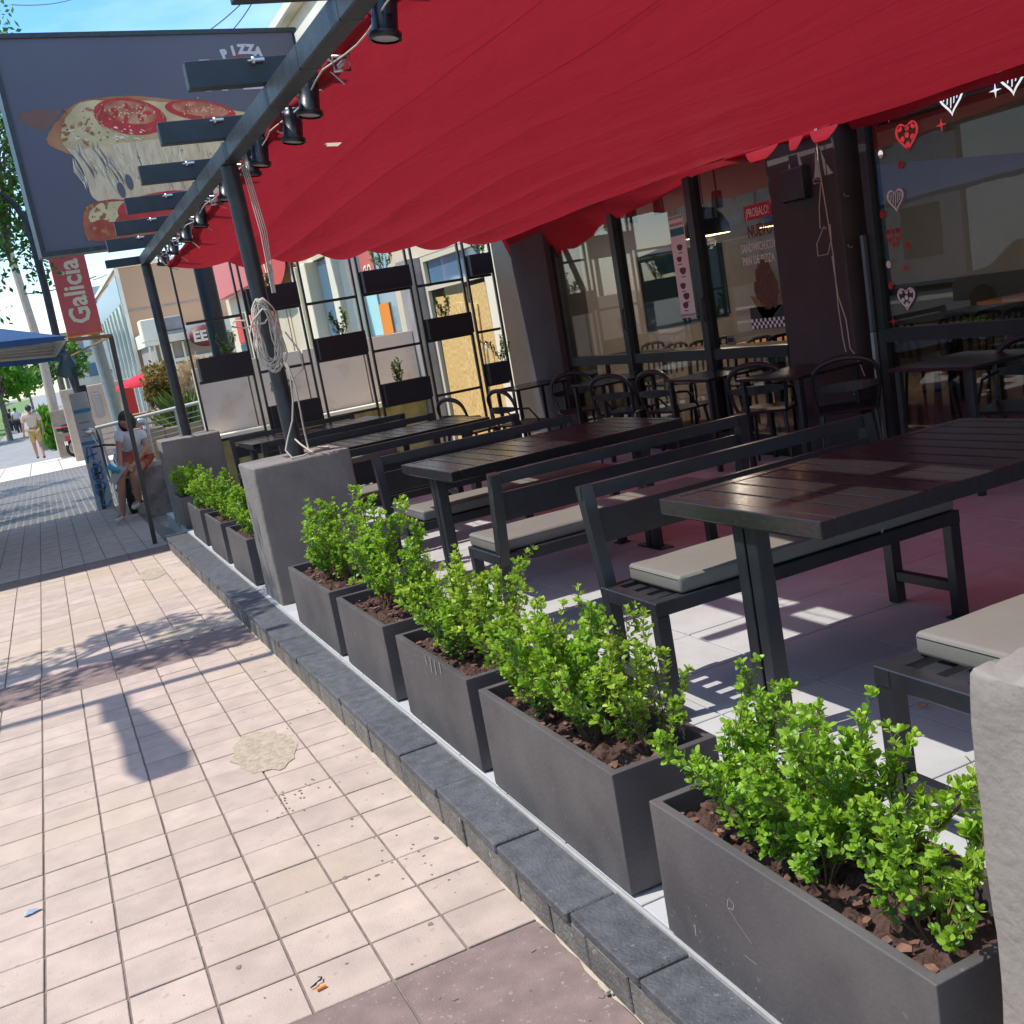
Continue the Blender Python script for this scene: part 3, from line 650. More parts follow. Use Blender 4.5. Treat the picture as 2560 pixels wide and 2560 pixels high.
# mineral scratches and drips on the near planters
sc = MB(); rs = random.Random(8)
def scratch(pts, w=.0012):
    pts = [Vector(p) for p in pts]
    for a, b in zip(pts, pts[1:]):
        d = (b-a); n = Vector((0,-d.z,d.y)).normalized()*w; sc.add([a-n,b-n,b+n,a+n],[(0,1,2,3)])
X_ = .9962
def pz(px, py): v = atX(px,py,X_); return (X_,v.y,v.z)
sc2 = [pz(*p) for p in ((1822,2245),(1835,2262),(1832,2275),(1818,2268),(1820,2248))]; scratch(sc2)
scratch([pz(*p) for p in ((1820,2270),(1845,2310),(1880,2360))],.0008); scratch([pz(*p) for p in ((1862,2388),(1892,2412))],.001); scratch([pz(*p) for p in ((1737,2310),(1740,2340))],.002)
for _ in range(26):
    px = rs.uniform(1680,2250); py = rs.uniform(2090,2420); a = pz(px,py); 
    if a[2] > .3 or a[2] < .02: continue
    d = rs.uniform(.001,.004); scratch([a,(X_,a[1]+rs.uniform(-.003,.003),a[2]+d)],rs.uniform(.0006,.0018))
for px3, py3, l3 in ((1062,1640,22),(1074,1642,40),(1085,1650,38),(1097,1655,30)):
    a = atX(px3,py3,1.0042); b = atX(px3+6,py3+l3,1.0042); X_ = 1.0042; scratch([(X_,a.y,a.z),(X_,b.y,b.z)],.0035)
for _ in range(70):
    y = rs.uniform(1.15,2.9); z = fz(y)+abs(rs.gauss(0,.035))+.012; X_ = .9962 if y < 1.95 else 1.0012; w = rs.uniform(.0006,.002); 
    if 1.9 < y < 2.13: continue
    sc.add([(X_,y-w,z-w),(X_,y+w,z-w),(X_,y+w,z+w*1.5),(X_,y-w,z+w*1.5)],[(0,1,2,3)])
o = sc.build('scratch_marks', mat('pale_scratch', (.28,.24,.22), .9), bpy.data.objects['planter'], fix=False)
def pr(px, py, zz=.33): pass
SHL = [ # x,y,proto,rot,scale,label
 (1.13,1.70,shC,2.2,1.0,'low box shrub at the street side rim of the nearest planter, between two tall ones'),(1.12,1.50,shC,5.2,.95,'low box shrub spilling toward the street rim of the nearest planter'),
 (1.18,1.78,shN,.3,.80,'upright green box shrub at the far end of the nearest planter'),(1.17,1.58,shM,1.2,.9,'low spreading box shrub in the middle of the nearest planter'),(1.20,1.42,shN,2.4,.92,'box shrub with two tall shoots in the nearest planter'),(1.14,1.24,shM,4,.85,'small box shrub beside the cut-off pier in the nearest planter'),
 (1.16,2.80,shB,.2,1.05,'yellow-green box shrub at the far end of the second planter'),(1.17,2.62,shB,2.0,1.05,'yellow-tipped box shrub with tall shoots in the middle of the second planter'),(1.13,2.44,shA,3.1,1.0,'low box shrub over the rim of the second planter'),(1.20,2.24,shB,5.1,1.0,'box shrub leaning out at the near end of the second planter'),
 (1.15,3.38,shC,2.2,1.1,'low yellow box shrub in the middle of the third planter'),(1.14,2.95-.28,shC,1.2,1.0,'low box shrub behind the rim of the second planter'),
 (1.17,3.52,shB,1.0,1.1,'yellow box shrub at the far end of the third planter'),(1.20,3.20,shB,4.2,1.15,'box shrub with an orange-tipped shoot in the third planter'),
 (1.17,4.32,shD,.5,1.25,'tall dark green box shrub in the fourth planter'),(1.22,4.05,shA,3.3,1.1,'box shrub with a loose side branch in the fourth planter'),
 (1.16,5.14,shA,2.2,1.15,'dense twin-topped box shrub left of the fourth planter, before the middle pier'),(1.18,4.92,shD,4.0,.85,'box shrub with one tall shoot in the fifth planter'),
 (1.15,7.15,shA,.9,1.05,'box shrub just beyond the middle pier'),(1.15,6.85,shC,1.9,1.1,'low box shrub half hidden by the middle pier'),
 (1.15,8.1,shA,3.9,1.1,'box shrub in the second planter beyond the middle pier'),(1.14,7.8,shC,2.9,1.1,'wide box shrub in the second planter beyond the middle pier'),
 (1.15,9.05,shD,.4,.9,'box shrub in the third planter beyond the middle pier'),(1.14,8.75,shC,5.9,1.2,'spreading box shrub in the third planter beyond the middle pier'),
 (1.15,10.4,shA,1.4,1.1,'box shrub in the farthest planter by the far pier'),(1.15,10.0,shC,.4,1.35,'wide box shrub in the farthest planter'),(1.15,9.8,shA,4.4,1.0,'box shrub at the near end of the farthest planter')]
for x, y, p, rz, sc_, l in SHL:
    if y > 3: y = onfloor(x,y).y
    dup(p, (x-.005,y,fz(y)+PH-.04), rz, l, 'box shrubs in the terrace planters', sc_)
for p in (shA,shB,shC,shD,shN,shM):
    for c in list(p.children): bpy.data.objects.remove(c)
    bpy.data.objects.remove(p)
# ---------------- tables ----------------
def table(name='slatted_table'):
    t = thing(name, (0,0,0), 'x', 'table', 'black slatted terrace tables'); L = .68; Wd = .40
    f = MB(); z0, z1 = .70, .752
    f.bbox(-L,-L+.05,-Wd,Wd,z0,z1,.003); f.bbox(L-.05,L,-Wd,Wd,z0,z1,.003); f.bbox(-L+.05,L-.05,-Wd,-Wd+.05,z0,z1,.003); f.bbox(-L+.05,L-.05,Wd-.05,Wd,z0,z1,.003)
    f.build('frame', M_blackg, t)
    n = 12; p = (2*L-.10)/n; sm = None
    for i in range(n):
        x = -L+.05+p*i
        if sm is None: o = MB().bbox(.0055,p-.0055,-Wd+.051,Wd-.051,.715,.7505,.0015).build('slat', M_blackg, t); sm = o.data
        else: o = link('slat', sm, t)
        o.location.x = x
    for s in (-1,1):
        l_ = MB(); x = s*(L-.06)
        for q in (-1,1): l_.bbox(x-.027,x+.027,q*.031-.025,q*.031+.025,.006,.70,.003)
        lg = l_.build('leg', M_black, t)
        MB().box(x-.045,x+.045,-.13,.13,0,.008).build('base_plate', M_black, lg); MB().box(x-.03,x+.03,-.3,.3,.685,.70).build('bracket', M_black, lg)
    MB().bbox(-L+.11,L-.11,-.02,.02,.665,.699,.003).build('rail', M_black, t)
    return t
T = table()
def put(o, x, y, flip=False): o.location = (x,y,fz(y)); o.rotation_euler = (-SLA if flip else SLA,0,math.pi if flip else 0); return o
put(T,2.44,2.57); T['label'] = 'largest black slatted table with dusty top, second nearest the camera edge'
T['label'] = 'nearest black slatted table, dusty brown-black top, in front of the long cushioned bench'
put(dup(T, (0,0,0), 0, 'black slatted table with shiny reflections, one row behind the nearest table'),2.40,5.235)
put(dup(T, (0,0,0), 0, 'black slatted table seen flat beyond the roped pier, mirroring the bank windows'),2.38,7.90)
put(dup(T, (0,0,0), 0, 'black slatted table farthest back, behind the middle pier'),2.36,10.45)
# ---------------- benches ----------------
def bench(cush, back=True):
    t = thing('bench', (0,0,0), 'x', 'bench', 'black steel benches beside the slatted tables'); L = .68; D = .19; w = .05
    fr = MB(); z0, z1 = .37, .42
    fr.bbox(-L,L,-D,-D+w,z0,z1,.003); fr.bbox(-L,L,D-w,D,z0,z1,.003); fr.bbox(-L,-L+w,-D+w,D-w,z0,z1,.003); fr.bbox(L-w,L,-D+w,D-w,z0,z1,.003); fr.build('seat_frame', M_black, t)
    for k in range(3):
        y = -.085+.085*k; MB().box(-L+w,L-w,y-.025,y+.025,.395,.412).build('seat_slat', M_black, t)
    for sx in (-1,1):
        x = sx*(L-.026)
        MB().bbox(x-.024,x+.024,-D+.002,-D+.048,.006,.37,.003).box(x-.05,x+.024,-D-.03,-D+.05,0,.007).build('leg', M_black, t)
        M = None
        MB().bar((x,D-.026,.006),(x,D-.026,.40),.047,.047,(0,1,0)).bar((x,D-.024,.372),(x,D+(.045 if back else -.024),.79 if back else .40),.046,.05,(0,1,0)).build('back_leg', M_black, t)
        MB().bbox(x-.018,x+.018,-D+.05,D-.05,.10,.14,.002).build('stretcher', M_black, t)
    if back: MB().bar((-L,D+.0405,.765),(L,D+.0405,.765),.03,.05).build('top_rail', M_black, t)
    if back: MB().bar((-L+.05,D+.018,.635),(L-.05,D+.018,.635),.022,.125).build('back_slat', M_black, t)
    if cush:
        bm = bmesh.new(); bmesh.ops.create_cube(bm, size=1)
        for v in bm.verts: v.co = Vector((v.co.x*1.24+.05, v.co.y*.34-.01, .452+v.co.z*.06))
        bmesh.ops.subdivide_edges(bm, edges=[e for e in bm.edges if e.calc_length() > .3], cuts=9, use_grid_fill=True)
        bmesh.ops.bevel(bm, geom=[e for e in bm.edges if len(e.link_faces) == 2 and e.calc_face_angle(0) > 1], offset=.014, segments=4, affect='EDGES', profile=.5)
        for v in bm.verts:
            if v.co.z > .47: v.co.z += .008*math.cos((v.co.x-.05)/1.24*math.pi)*math.cos((v.co.y+.01)/.34*math.pi)+.0015*math.sin(v.co.x*31)
        me = bpy.data.meshes.new('cushion'); bm.to_mesh(me); bm.free(); me.polygons.foreach_set('use_smooth',[True]*len(me.polygons)); me.materials.append(M_cush); c = link('cushion', me, t)
        pts = [(.05+sx*.62,-.01+sy*.17,.473) for sx,sy in ((-1,-1),(1,-1),(1,1),(-1,1))]
        pp = []
        for a, b in zip(pts, pts[1:]+pts[:1]):
            for k in range(6): pp.append(tuple(Vector(a).lerp(Vector(b),.03+.94*k/5)))
        MB().tube(pp,.0022,5,closed=True).build('piping', M_cush, c)
        MB().box(.30,.31,-.184,-.179,.418,.436).box(.298,.312,-.186,-.182,.412,.42).build('zip_pull', M_chrome, c)
    return t
bA = put(bench(True),2.34,3.12); bA['label'] = 'black bench with grey cushion facing the camera, behind the nearest slatted table'
for y, fl_, l in ((4.41,1,'black bench seen from behind with pale cushion, second row of tables'),(5.72,0,'black bench with grey cushion partly under the second slatted table'),(7.07,1,'black bench seen from behind in front of the third slatted table'),
    (8.42,0,'black bench on the far side of the third slatted table'),(9.68,1,'black bench seen from behind in front of the farthest slatted table'),(11.0,0,'black bench on the far side of the farthest slatted table')):
    put(dup(bA,(0,0,0),0,l),2.33,y,bool(fl_))
b0 = put(bench(True,False),2.375,1.755); b0.scale = (1,1.1,1); b0['label'] = 'black backless bench with cushion at the right edge, beside the cut-off pier'
# ---------------- restaurant front ----------------
M_wall = mat('dark_wall_paint', (.075,.066,.068), .85, n=.1, ns=3, bump=.2, bs=40)
M_head = mat('black_header', (.02,.02,.022), .5)
M_int = mat('interior_wall', (.34,.315,.31), .85, n=.05, ns=2)
M_intd = mat('interior_dark', (.05,.045,.04), .8)
M_ifl = mat('interior_floor', (.16,.12,.10), .5, n=.1, ns=4)
M_wood = mat('warm_table_wood', (.36,.15,.06), .4, n=.2, ns=12, stretch=(2,14,2))
M_tv = mat('screen_glass', (.012,.03,.035), .12)
M_wt = mat('white_print', (.88,.86,.86), .6)
M_rdp = mat('red_print', (.50,.02,.03), .6)
M_rdd = mat('dark_red_print', (.16,.015,.02), .6)
M_tealp = mat('teal_print', (.02,.22,.25), .6)
M_brn = mat('brown_print', (.13,.05,.03), .6, n=.5, ns=60)
M_kraft = mat('kraft_print', (.28,.16,.08), .6, n=.25, ns=30)
M_lampin = mat('lamp_inside', (.7,.5,.25), .6, emit=((1,.62,.25),2.2))
XF = 5.3
rest = wthing('restaurant', (7.5,5,0), 'dark restaurant front with big black framed windows behind the terrace', 'restaurant')
def wbox(name, m, *b, p=rest, bev=0):
    q = MB(); (q.bbox(*b, bev) if bev else q.box(*b)); return q.build(name, m, p)
wbox('pillar', M_wall, 5.22,5.62,5.88,6.60,-.4,3.2, bev=.008)
wbox('corner_pillar', M_wall, 5.20,5.62,10.42,11.30,-.4,3.2, bev=.008)
wbox('header', M_head, 5.25,5.55,-3,5.878,2.462,3.2); wbox('inner_band', M_head, 5.37,5.50,-3,5.70,2.185,2.46); wbox('header', M_head, 5.25,5.55,6.602,10.418,2.62,3.2)
wbox('upper_wall', M_wall, 5.24,11.5,-3,11.9,3.202,7.0); wbox('parapet', M_wall, 5.2,5.5,-3,11.9,7.002,7.15)
wbox('ceiling', mat('interior_ceiling', (.20,.16,.13), .9), 5.56,11.4,-3,11.2,2.85,2.95)
wbox('inner_floor', M_ifl, 5.365,11.4,-3,12,-.45,-.12)
wbox('threshold', M_head, 5.262,5.36,-3,5.877,-.4,-.005) ; wbox('threshold', M_head, 5.262,5.36,6.603,10.417,-.4,-.005)
wbox('back_wall', M_int, 10.6,10.8,-3,11.7,-.119,2.848); wbox('side_wall', M_int, 5.63,10.598,11.302,11.5,-.119,2.848); wbox('side_wall', M_int, 5.56,10.6,-3.2,-3.001,-.119,2.9)
for x in [6.1+.42*i for i in range(10)]: wbox('ceiling_slat', M_wood if x < 6 else M_intd, x,x+.06,-2.9,11.2,2.74,2.848)
wbox('dado', M_intd, 10.52,10.598,-3,11.3,-.119,.85)
# window frames and glass
def win(y0, y1, zt, mull, rail, lbl):
    f = MB().box(XF-.03,XF+.05,y0,y0+.07,0,zt).box(XF-.03,XF+.05,y1-.07,y1,0,zt).box(XF-.03,XF+.05,y0+.07,y1-.07,zt-.06,zt).box(XF-.03,XF+.05,y0+.07,y1-.07,.0,.07)
    w = f.build('window_frame', M_black, rest)
    ys = [y0+.07]+mull+[y1-.07]
    for m_ in mull: MB().box(XF-.05,XF+.055,m_-.045,m_+.045,.07,zt-.06).build('mullion', M_black, w)
    for i, (a, b) in enumerate(zip(ys, ys[1:])):
        a += .045 if i else 0; b -= .045 if i < len(ys)-2 else 0
        MB().box(XF-.035,XF+.052,a,b,rail-.045,rail+.045).build('rail', M_black, w)
        MB().box(XF+.004,XF+.010,a,b,.07,rail-.045).build('lower_pane', M_glass, w)
        MB().box(XF+.004,XF+.010,a,b,rail+.045,zt-.06).build('upper_pane', M_glass, w)
    return w
w1 = win(-3,5.70,2.46,[1.6],.81,''); w2 = win(6.603,10.415,2.62,[7.72,9.06],.745,'')
for y in (7.66,9.0): MB().tube([(XF-.06,y-.03,1.02),(XF-.10,y-.03,1.05),(XF-.10,y-.03,1.22),(XF-.06,y-.03,1.25)],.012,6).build('handle', M_black, w2)
wbox('metal_strip', M_chrome, 5.235,5.262,5.705,5.735,.02,.84); wbox('metal_strip', mat('dull_metal',(.16,.19,.22),.35,.6), 5.235,5.262,5.705,5.735,.845,1.5)
# stickers on the right window (flat prints)
XS = XF-.006
def heart(y, z, s, m, kind, par=rest):
    Mx = frame((XS-.001,y,z),(0,-1,0),(0,.12,1)); q = MB(); n = 28
    def hp(t, k): return (k*s*.0302*16*math.sin(t)**3*.92, k*s*.0302*(13*math.cos(t)-5*math.cos(2*t)-2*math.cos(3*t)-math.cos(4*t)))
    a = [hp(2*math.pi*i/n,1) for i in range(n)]; b = [hp(2*math.pi*i/n,.80) for i in range(n)]
    q.add([Mx@Vector((*p,0)) for p in a+b], [(i,(i+1)%n,(i+1)%n+n,i+n) for i in range(n)])
    if kind == 'lines':
        for k in range(-3,4):
            x = k*s*.115; h = s*(.30-.04*abs(k)); q.add([Mx@Vector(p) for p in ((x-.02*s-.03*s,-h*.95+abs(k)*.07*s,0),(x+.02*s-.03*s,-h*.9+abs(k)*.07*s,0),(x+.03*s+.03*s,h,0),(x-.01*s+.03*s,h*.95,0))],[(0,1,2,3)])
    else:
        for cx, cy in ((-.25,.22),(.25,.22),(0,0),(-.18,-.08),(.2,-.08),(0,-.26),(.02,.2)): q.add([Mx@Vector((s*(cx+.085*math.cos(2*math.pi*i/10)), s*(cy+.085*math.sin(2*math.pi*i/10)),0)) for i in range(10)],[tuple(range(10))])
    return q.build('heart_sticker', m, par, fix=False)
def dot(y, z, m, r=.022): return MB().add([(XS-.001,y+r*math.cos(2*math.pi*i/14),z+r*1.15*math.sin(2*math.pi*i/14)) for i in range(14)],[tuple(range(14))]).build('dot_sticker', m, rest, fix=False)
def plus(y, z, m, s=.045):
    vs = []
    for i in range(8):
        a = math.pi/4*i; r = s if i%2 == 0 else s*.22; vs.append((XS-.001,y+r*math.cos(a),z+r*math.sin(a)))
    return MB().add(vs,[tuple(range(8))]).build('star_sticker', m, rest, fix=False)
for y, z, s, m, k in ((4.48,2.215,.23,M_wt,'lines'),(4.92,2.20,.22,M_wt,'lines'),(5.29,2.06,.22,M_rdp,'dots'),(5.44,1.69,.17,M_wt,'lines'),(5.49,1.45,.16,M_rdp,'dots'),(5.43,1.05,.18,M_wt,'dots')): heart(y,z,s,m,k)
for y, z, m in ((5.14,2.215,M_wt),(5.53,1.99,M_wt),(5.37,1.89,M_rdp),(5.57,1.61,M_rdp),(5.37,1.38,M_rdp),(5.56,1.28,M_wt),(5.56,1.14,M_rdp),(4.4,1.98,M_wt)): dot(y,z,m)
for y, z, m in ((4.6,2.16,M_wt),(5.01,2.06,M_rdp),(5.43,2.205,M_rdp),(5.41,1.24,M_rdp),(5.57,.90,M_rdp)): plus(y,z,m)
# window banner and sandwich print
def flat(name, m, y0, y1, z0, z1, x=XS, par=rest): return MB().box(x-.0015,x,min(y0,y1),max(y0,y1),z0,z1).build(name, m, par)
ban = flat('dessert_banner', M_wt, 7.885,8.115,1.08,1.96)
FT = lambda y, z: frame((XS-.003,y,z),(0,-1,0),(0,0,1))
text('banner_text','PROBÁ NUESTROS',.034,M_head,FT(8.10,1.875),ban,.0003,.72)
flat('banner_strip', M_tealp, 7.895,8.105,1.79,1.855, XS-.002, ban)
text('banner_text','POSTRES!',.056,M_head,FT(8.10,1.80),ban,.0003,.68,bold=.001)
for z in (1.93,1.09):
    q = MB()
    for k in range(12):
        for r_ in range(2):
            if (k+r_)%2: q.add([(XS-.003,7.887+.019*k,z+.012*r_),(XS-.003,7.906+.019*k,z+.012*r_),(XS-.003,7.906+.019*k,z+.012*r_+.012),(XS-.003,7.887+.019*k,z+.012*r_+.012)],[(0,1,2,3)])
    q.build('checker_print', M_head, ban, fix=False)
for k, (z, s) in enumerate(((1.70,.045),(1.60,.04),(1.50,.05),(1.37,.045),(1.28,.05),(1.20,.045))):
    y = 8.0+(.02 if k%2 else -.01)
    q = MB(); q.add([(XS-.003,y+s*math.cos(math.pi+math.pi*i/8),z+s*.9*math.sin(math.pi+math.pi*i/8)) for i in range(9)],[tuple(range(9))]); q.add([(XS-.0032,y+s*math.cos(2*math.pi*i/12),z+s*.32*math.sin(2*math.pi*i/12)) for i in range(12)],[tuple(range(12))]); q.build('dessert_print', M_brn, ban, fix=False)
    flat('caption_line', M_head, y-.03,y+.03,z-s-.018,z-s-.010, XS-.002, ban)
pb = flat('sandwich_print', M_rdp, 6.68,7.04,1.775,1.885)
text('print_text','¡PROBALO!',.095,M_wt,FT(7.02,1.795),pb,.0003,.62)
text('print_text','NUEVO',.125,M_rdd,FT(7.02,1.645),pb,.0003,.72,bold=.004)
text('print_text','SANDWICH CON',.095,M_wt,FT(7.13,1.535),pb,.0003,.60)
text('print_text','PAN DE PIZZA',.095,M_wt,FT(7.13,1.435),pb,.0003,.66)
q = MB().add([(XS-.001,*p) for p in ((7.10,1.20),(6.90,1.16),(6.62,1.26),(6.63,1.16),(6.88,.985),(6.95,.985))],[(0,1,2,3,4,5)]); q.build('paper_tray_print', M_kraft, pb, fix=False)
q = MB(); rs = random.Random(3)
for k in range(14):
    y = 6.85+rs.uniform(-.15,.15); z = 1.2+rs.uniform(-.06,.2)*(1-abs(y-6.85)*3); a = rs.uniform(.6,1.7); l = rs.uniform(.06,.11)
    q.add([(XS-.002-.0002*k,y+l*math.cos(a+t)*(1 if abs(math.sin(t))<.5 else .5),z+l*math.sin(a+t)*(1 if abs(math.cos(t))>.5 else .45)) for t in [2*math.pi*i/10 for i in range(10)]],[tuple(range(10))])
q.build('sandwich_filling_print', M_brn, pb, fix=False)
q = MB()
for k in range(18):
    for r_ in range(3):
        if (k+r_)%2: q.add([(XS-.003,6.612+.028*k,.93+.026*r_),(XS-.003,6.64+.028*k,.93+.026*r_),(XS-.003,6.64+.028*k,.956+.026*r_),(XS-.003,6.612+.028*k,.956+.026*r_)],[(0,1,2,3)])
q.build('checker_print', M_wt, pb, fix=False); flat('dark_print', M_head, 6.612,7.12,.925,1.10, XS+.0005, pb)
# wall speaker, hooks, cords on the pillar
v = atX(1996,460,5.2); tag(MB().bbox(5.13,5.218,v.y-.12,v.y+.12,v.z-.115,v.z+.115,.012).build('wall_speaker', M_black, org=(5.2,v.y,v.z)), 'black wall speaker on the dark pillar beside the window with the sandwich print', 'speaker')
rp2 = wthing('hanging_cord', (5.18,6.1,1.5), 'pale cord hanging in loops down the dark restaurant pillar', 'cord'); q = MB()
def px(*pts, X=5.17): return [atX(a,b,X) for a,b in pts]
q.tube(px((2040,295),(2045,400),(2053,450),(2068,540),(2083,640),(2096,770),(2108,850),(2115,880)),.004,5)
q.tube(px((2035,295),(2040,350),(2052,450),(2033,448),(2036,460),(2052,455),(2048,520),(2050,570),(2066,572),(2060,565),(2042,610),(2045,640),(2070,635),(2078,600),(2075,560)),.0038,5)
q.tube(px((2080,640),(2095,740),(2115,800),(2125,870),(2140,890),(2150,910),(2162,940)),.004,5); q.tube(px((2160,950),(2140,965),(2132,970),(2140,985),(2135,985)),.005,5)
q.build('cord_loops', M_rope, rp2)
for py in ((2122,490),(2132,617)): v = atX(*py,5.21); tag(MB().tube([v,(v.x-.03,v.y,v.z),(v.x-.04,v.y,v.z+.02)],.005,5).build('wall_hook', M_chrome, org=v), 'small steel hook on the dark pillar, '+('upper one' if py[1] < 500 else 'lower one'), 'hook', 'hooks on the restaurant pillar')
# inside: screen, pendant lamps, tables, chairs
a = atY(1597,640,11.25); b = atY(1822,760,11.25)
tag(MB().bbox(a.x,b.x,11.22,11.29,b.z-.12,a.z,.01).build('wall_screen', M_tv, org=(a.x,11.25,1.5)), 'large dark screen on the inner wall behind the glass', 'screen')
def pendant(px_, py_, X, l):
    v = atY(px_,py_,X); t = wthing('pendant_lamp', (v.x,v.y,v.z), l, 'lamp', 'black dome lamps inside the restaurant')
    MB().lathe([(.02,.30),(.10,.28),(.19,.20),(.245,.09),(.26,0)],24,v).tube([v+Vector((0,0,.29)),(v.x,v.y,2.84)],.006,5).build('shade', M_black, t)
    MB().lathe([(.001,.22),(.15,.19),(.22,.09),(.25,.003)],24,v).build('lamp_inside', M_lampin, t)
    pl_ = bpy.data.lights.new('pendant_bulb','POINT'); pl_.energy = 20; pl_.color = (1,.88,.76); pl_.shadow_soft_size = .08; po = bpy.data.objects.new('pendant_bulb', pl_); COL.objects.link(po); po.parent = t; po.location = (0,0,-.07)
pendant(1768,590,9.7,'black dome lamp lit inside, in front of the dark screen'); pendant(1958,560,9.2,'black dome lamp partly behind the dark pillar')
for i, (qx, qy) in enumerate(((1578,537),(1646,516),(1793,500),(1938,440))):
    v = atY(qx,qy,10.4); t = wthing('ceiling_spotlight', (v.x,v.y,v.z), ['square','lit','dark','cropped'][i]+' black can spotlight under the inner ceiling, number %s from the left'%['first','second','third','fourth'][i], 'spotlight', 'black can spotlights inside the restaurant')
    t['label'] = ['black can spotlight under the inner ceiling, leftmost of four','black can spotlight with a lit rim above the dessert banner','black can spotlight between the banner and the red sandwich print','black can spotlight next to the dark pillar top'][i]
    MB().lathe([(.06,.10),(.065,-.09),(.055,-.09)],14,v).tube([v+Vector((0,0,.09)),(v.x,v.y,2.74)],.012,5).build('can', M_black, t)
    MB().lathe([(.001,-.07),(.055,-.08)],14,v).build('lens', M_lampin if i == 1 else M_lens, t)
# ---------------- chairs ----------------
def hoop_chair():
    t = thing('hoop_chair', (0,0,0), 'x', 'chair', 'black hoop-backed chairs outside')   # back towards -x
    bm = MB(); bm.bbox(-.19,.21,-.20,.20,.435,.455,.01); bm.build('seat', M_black, t)
    for sx, sy in ((-1,-1),(-1,1),(1,-1),(1,1)): MB().tube([(sx*.17,sy*.17,.44),(sx*.225,sy*.205,.0)],[.016,.011],8).build('leg', M_black, t)
    h = []; 
    for i in range(17):
        a = math.pi*i/16; h.append((-.20-.045*math.sin(a)**.5-.0, -.215*math.cos(a)*(1 if i else 1), .62+.19*math.sin(a)**.6))
    pts = [(-.15,-.185,.44),(-.19,-.20,.52)]+h+[(-.19,.20,.52),(-.15,.185,.44)]
    MB().tube(pts,[.013]*2+[.013+.010*math.sin(math.pi*i/16) for i in range(17)]+[.013]*2,8).build('back_hoop', M_black, t)
    q = MB(); vs = []
    for i in range(9):
        y = -.205+.41*i/8; x = -.20-.05*(1-(y/.205)**2); w = .018+.016*(1-(y/.205)**2); vs += [(x,y,.62-w),(x,y,.62+w),(x-.014,y,.62-w),(x-.014,y,.62+w)]
    q.add(vs, [f for i in range(8) for f in ((4*i,4*i+4,4*i+5,4*i+1),(4*i+2,4*i+3,4*i+7,4*i+6),(4*i+1,4*i+5,4*i+7,4*i+3),(4*i,4*i+2,4*i+6,4*i+4))]); q.build('back_slat', M_black, t)
    for s in (-1,1): MB().tube([(-.21,s*.195,.62),(-.05,s*.215,.60),(.08,s*.19,.45)],.010,6).build('arm', M_black, t)
    return t
hc = hoop_chair(); CHS = [(4.47,7.90,.5,'black hoop-backed chair turned to the left, in front of the first window mullion'),(4.72,7.30,.2,'black hoop-backed chair with glossy seat below the dessert banner'),(4.45,8.75,-1.9,'black hoop-backed chair seen from behind against the dark corner pillar'),
 (4.72,6.20,.6,'black hoop-backed chair below the red sandwich print'),(4.75,5.45,.9,'black hoop-backed chair directly in front of the dark pillar with the cord'),(4.4,10.2,.2,'black hoop-backed chair in front of the plywood boards, right one'),(3.95,10.45,.3,'black hoop-backed chair in front of the plywood boards, left one'),
 (4.9,4.2,3.4,'black hoop-backed chair at the right window above the nearest table'),(4.95,3.3,.1,'black hoop-backed chair at the right edge behind the nearest table')]
CHS = [(*(lambda p: (min(p.x,4.95),p.y))(onfloor(x,y)),rz,l) for x,y,rz,l in CHS]
for i_, (qx,qy,Y_) in ((5,(1290,960,9.6)),(6,(1165,985,9.9))): v = atY(qx,qy,Y_); CHS[i_] = (v.x,v.y,CHS[i_][2],CHS[i_][3])
for i, (x, y, rz, l) in enumerate(CHS):
    if i == 0: hc.location = (x,y,fz(y)); hc.rotation_euler.z = rz; hc['label'] = l
    else: dup(hc, (x,y,fz(y)), rz, l)
def bistro():
    t = thing('bistro_table', (0,0,0), 'x', 'table', 'small dark square tables by the windows')
    MB().bbox(-.31,.31,-.31,.31,.72,.74,.005).build('top', M_blackg, t)
    for sx, sy in ((-1,-1),(-1,1),(1,-1),(1,1)): MB().bbox(sx*.27-.018,sx*.27+.018,sy*.27-.018,sy*.27+.018,0,.72,.003).build('leg', M_black, t)
    return t
bt = bistro(); bt.location = (4.75,7.95,0); bt['label'] = 'small dark table between the chairs left of the dessert banner'
bt.location = (4.92,8.85,fz(8.85)); dup(bt,(4.80,6.0,fz(6.0)),.1,'small dark table in front of the pillar with the hanging cord'); dup(bt,(4.85,10.6,fz(10.6)),0,'small dark table near the plywood boards'); dup(bt,(4.9,4.6,fz(4.6)),0,'small dark table in front of the window with heart stickers'); dup(bt,(4.92,7.15,fz(7.15)),0,'small dark table beside the chair under the sandwich print')
def bar_chair():
    t = thing('bar_back_chair', (0,0,0), 'x', 'chair', 'dark bar-backed chairs inside the restaurant')
    MB().bbox(-.19,.19,-.19,.19,.44,.46,.008).build('seat', M_intd, t)
    for sx, sy in ((-1,-1),(-1,1),(1,-1),(1,1)): MB().tube([(sx*.17,sy*.17,.45),(sx*.2,sy*.2,0)],.014,6).build('leg', M_intd, t)
    h = [(-.19,-.18,.45),(-.22,-.18,.78),(-.225,-.15,.85),(-.23,-.08,.875),(-.23,.08,.875),(-.225,.15,.85),(-.22,.18,.78),(-.19,.18,.45)]
    MB().tube(h,.017,8).build('back_frame', M_intd, t)
    for y in (-.08,0,.08): MB().bar((-.195,y,.56),(-.228,y,.86),.02,.012).build('back_bar', M_intd, t)
    return t
bc = bar_chair(); k = 0
ic = []
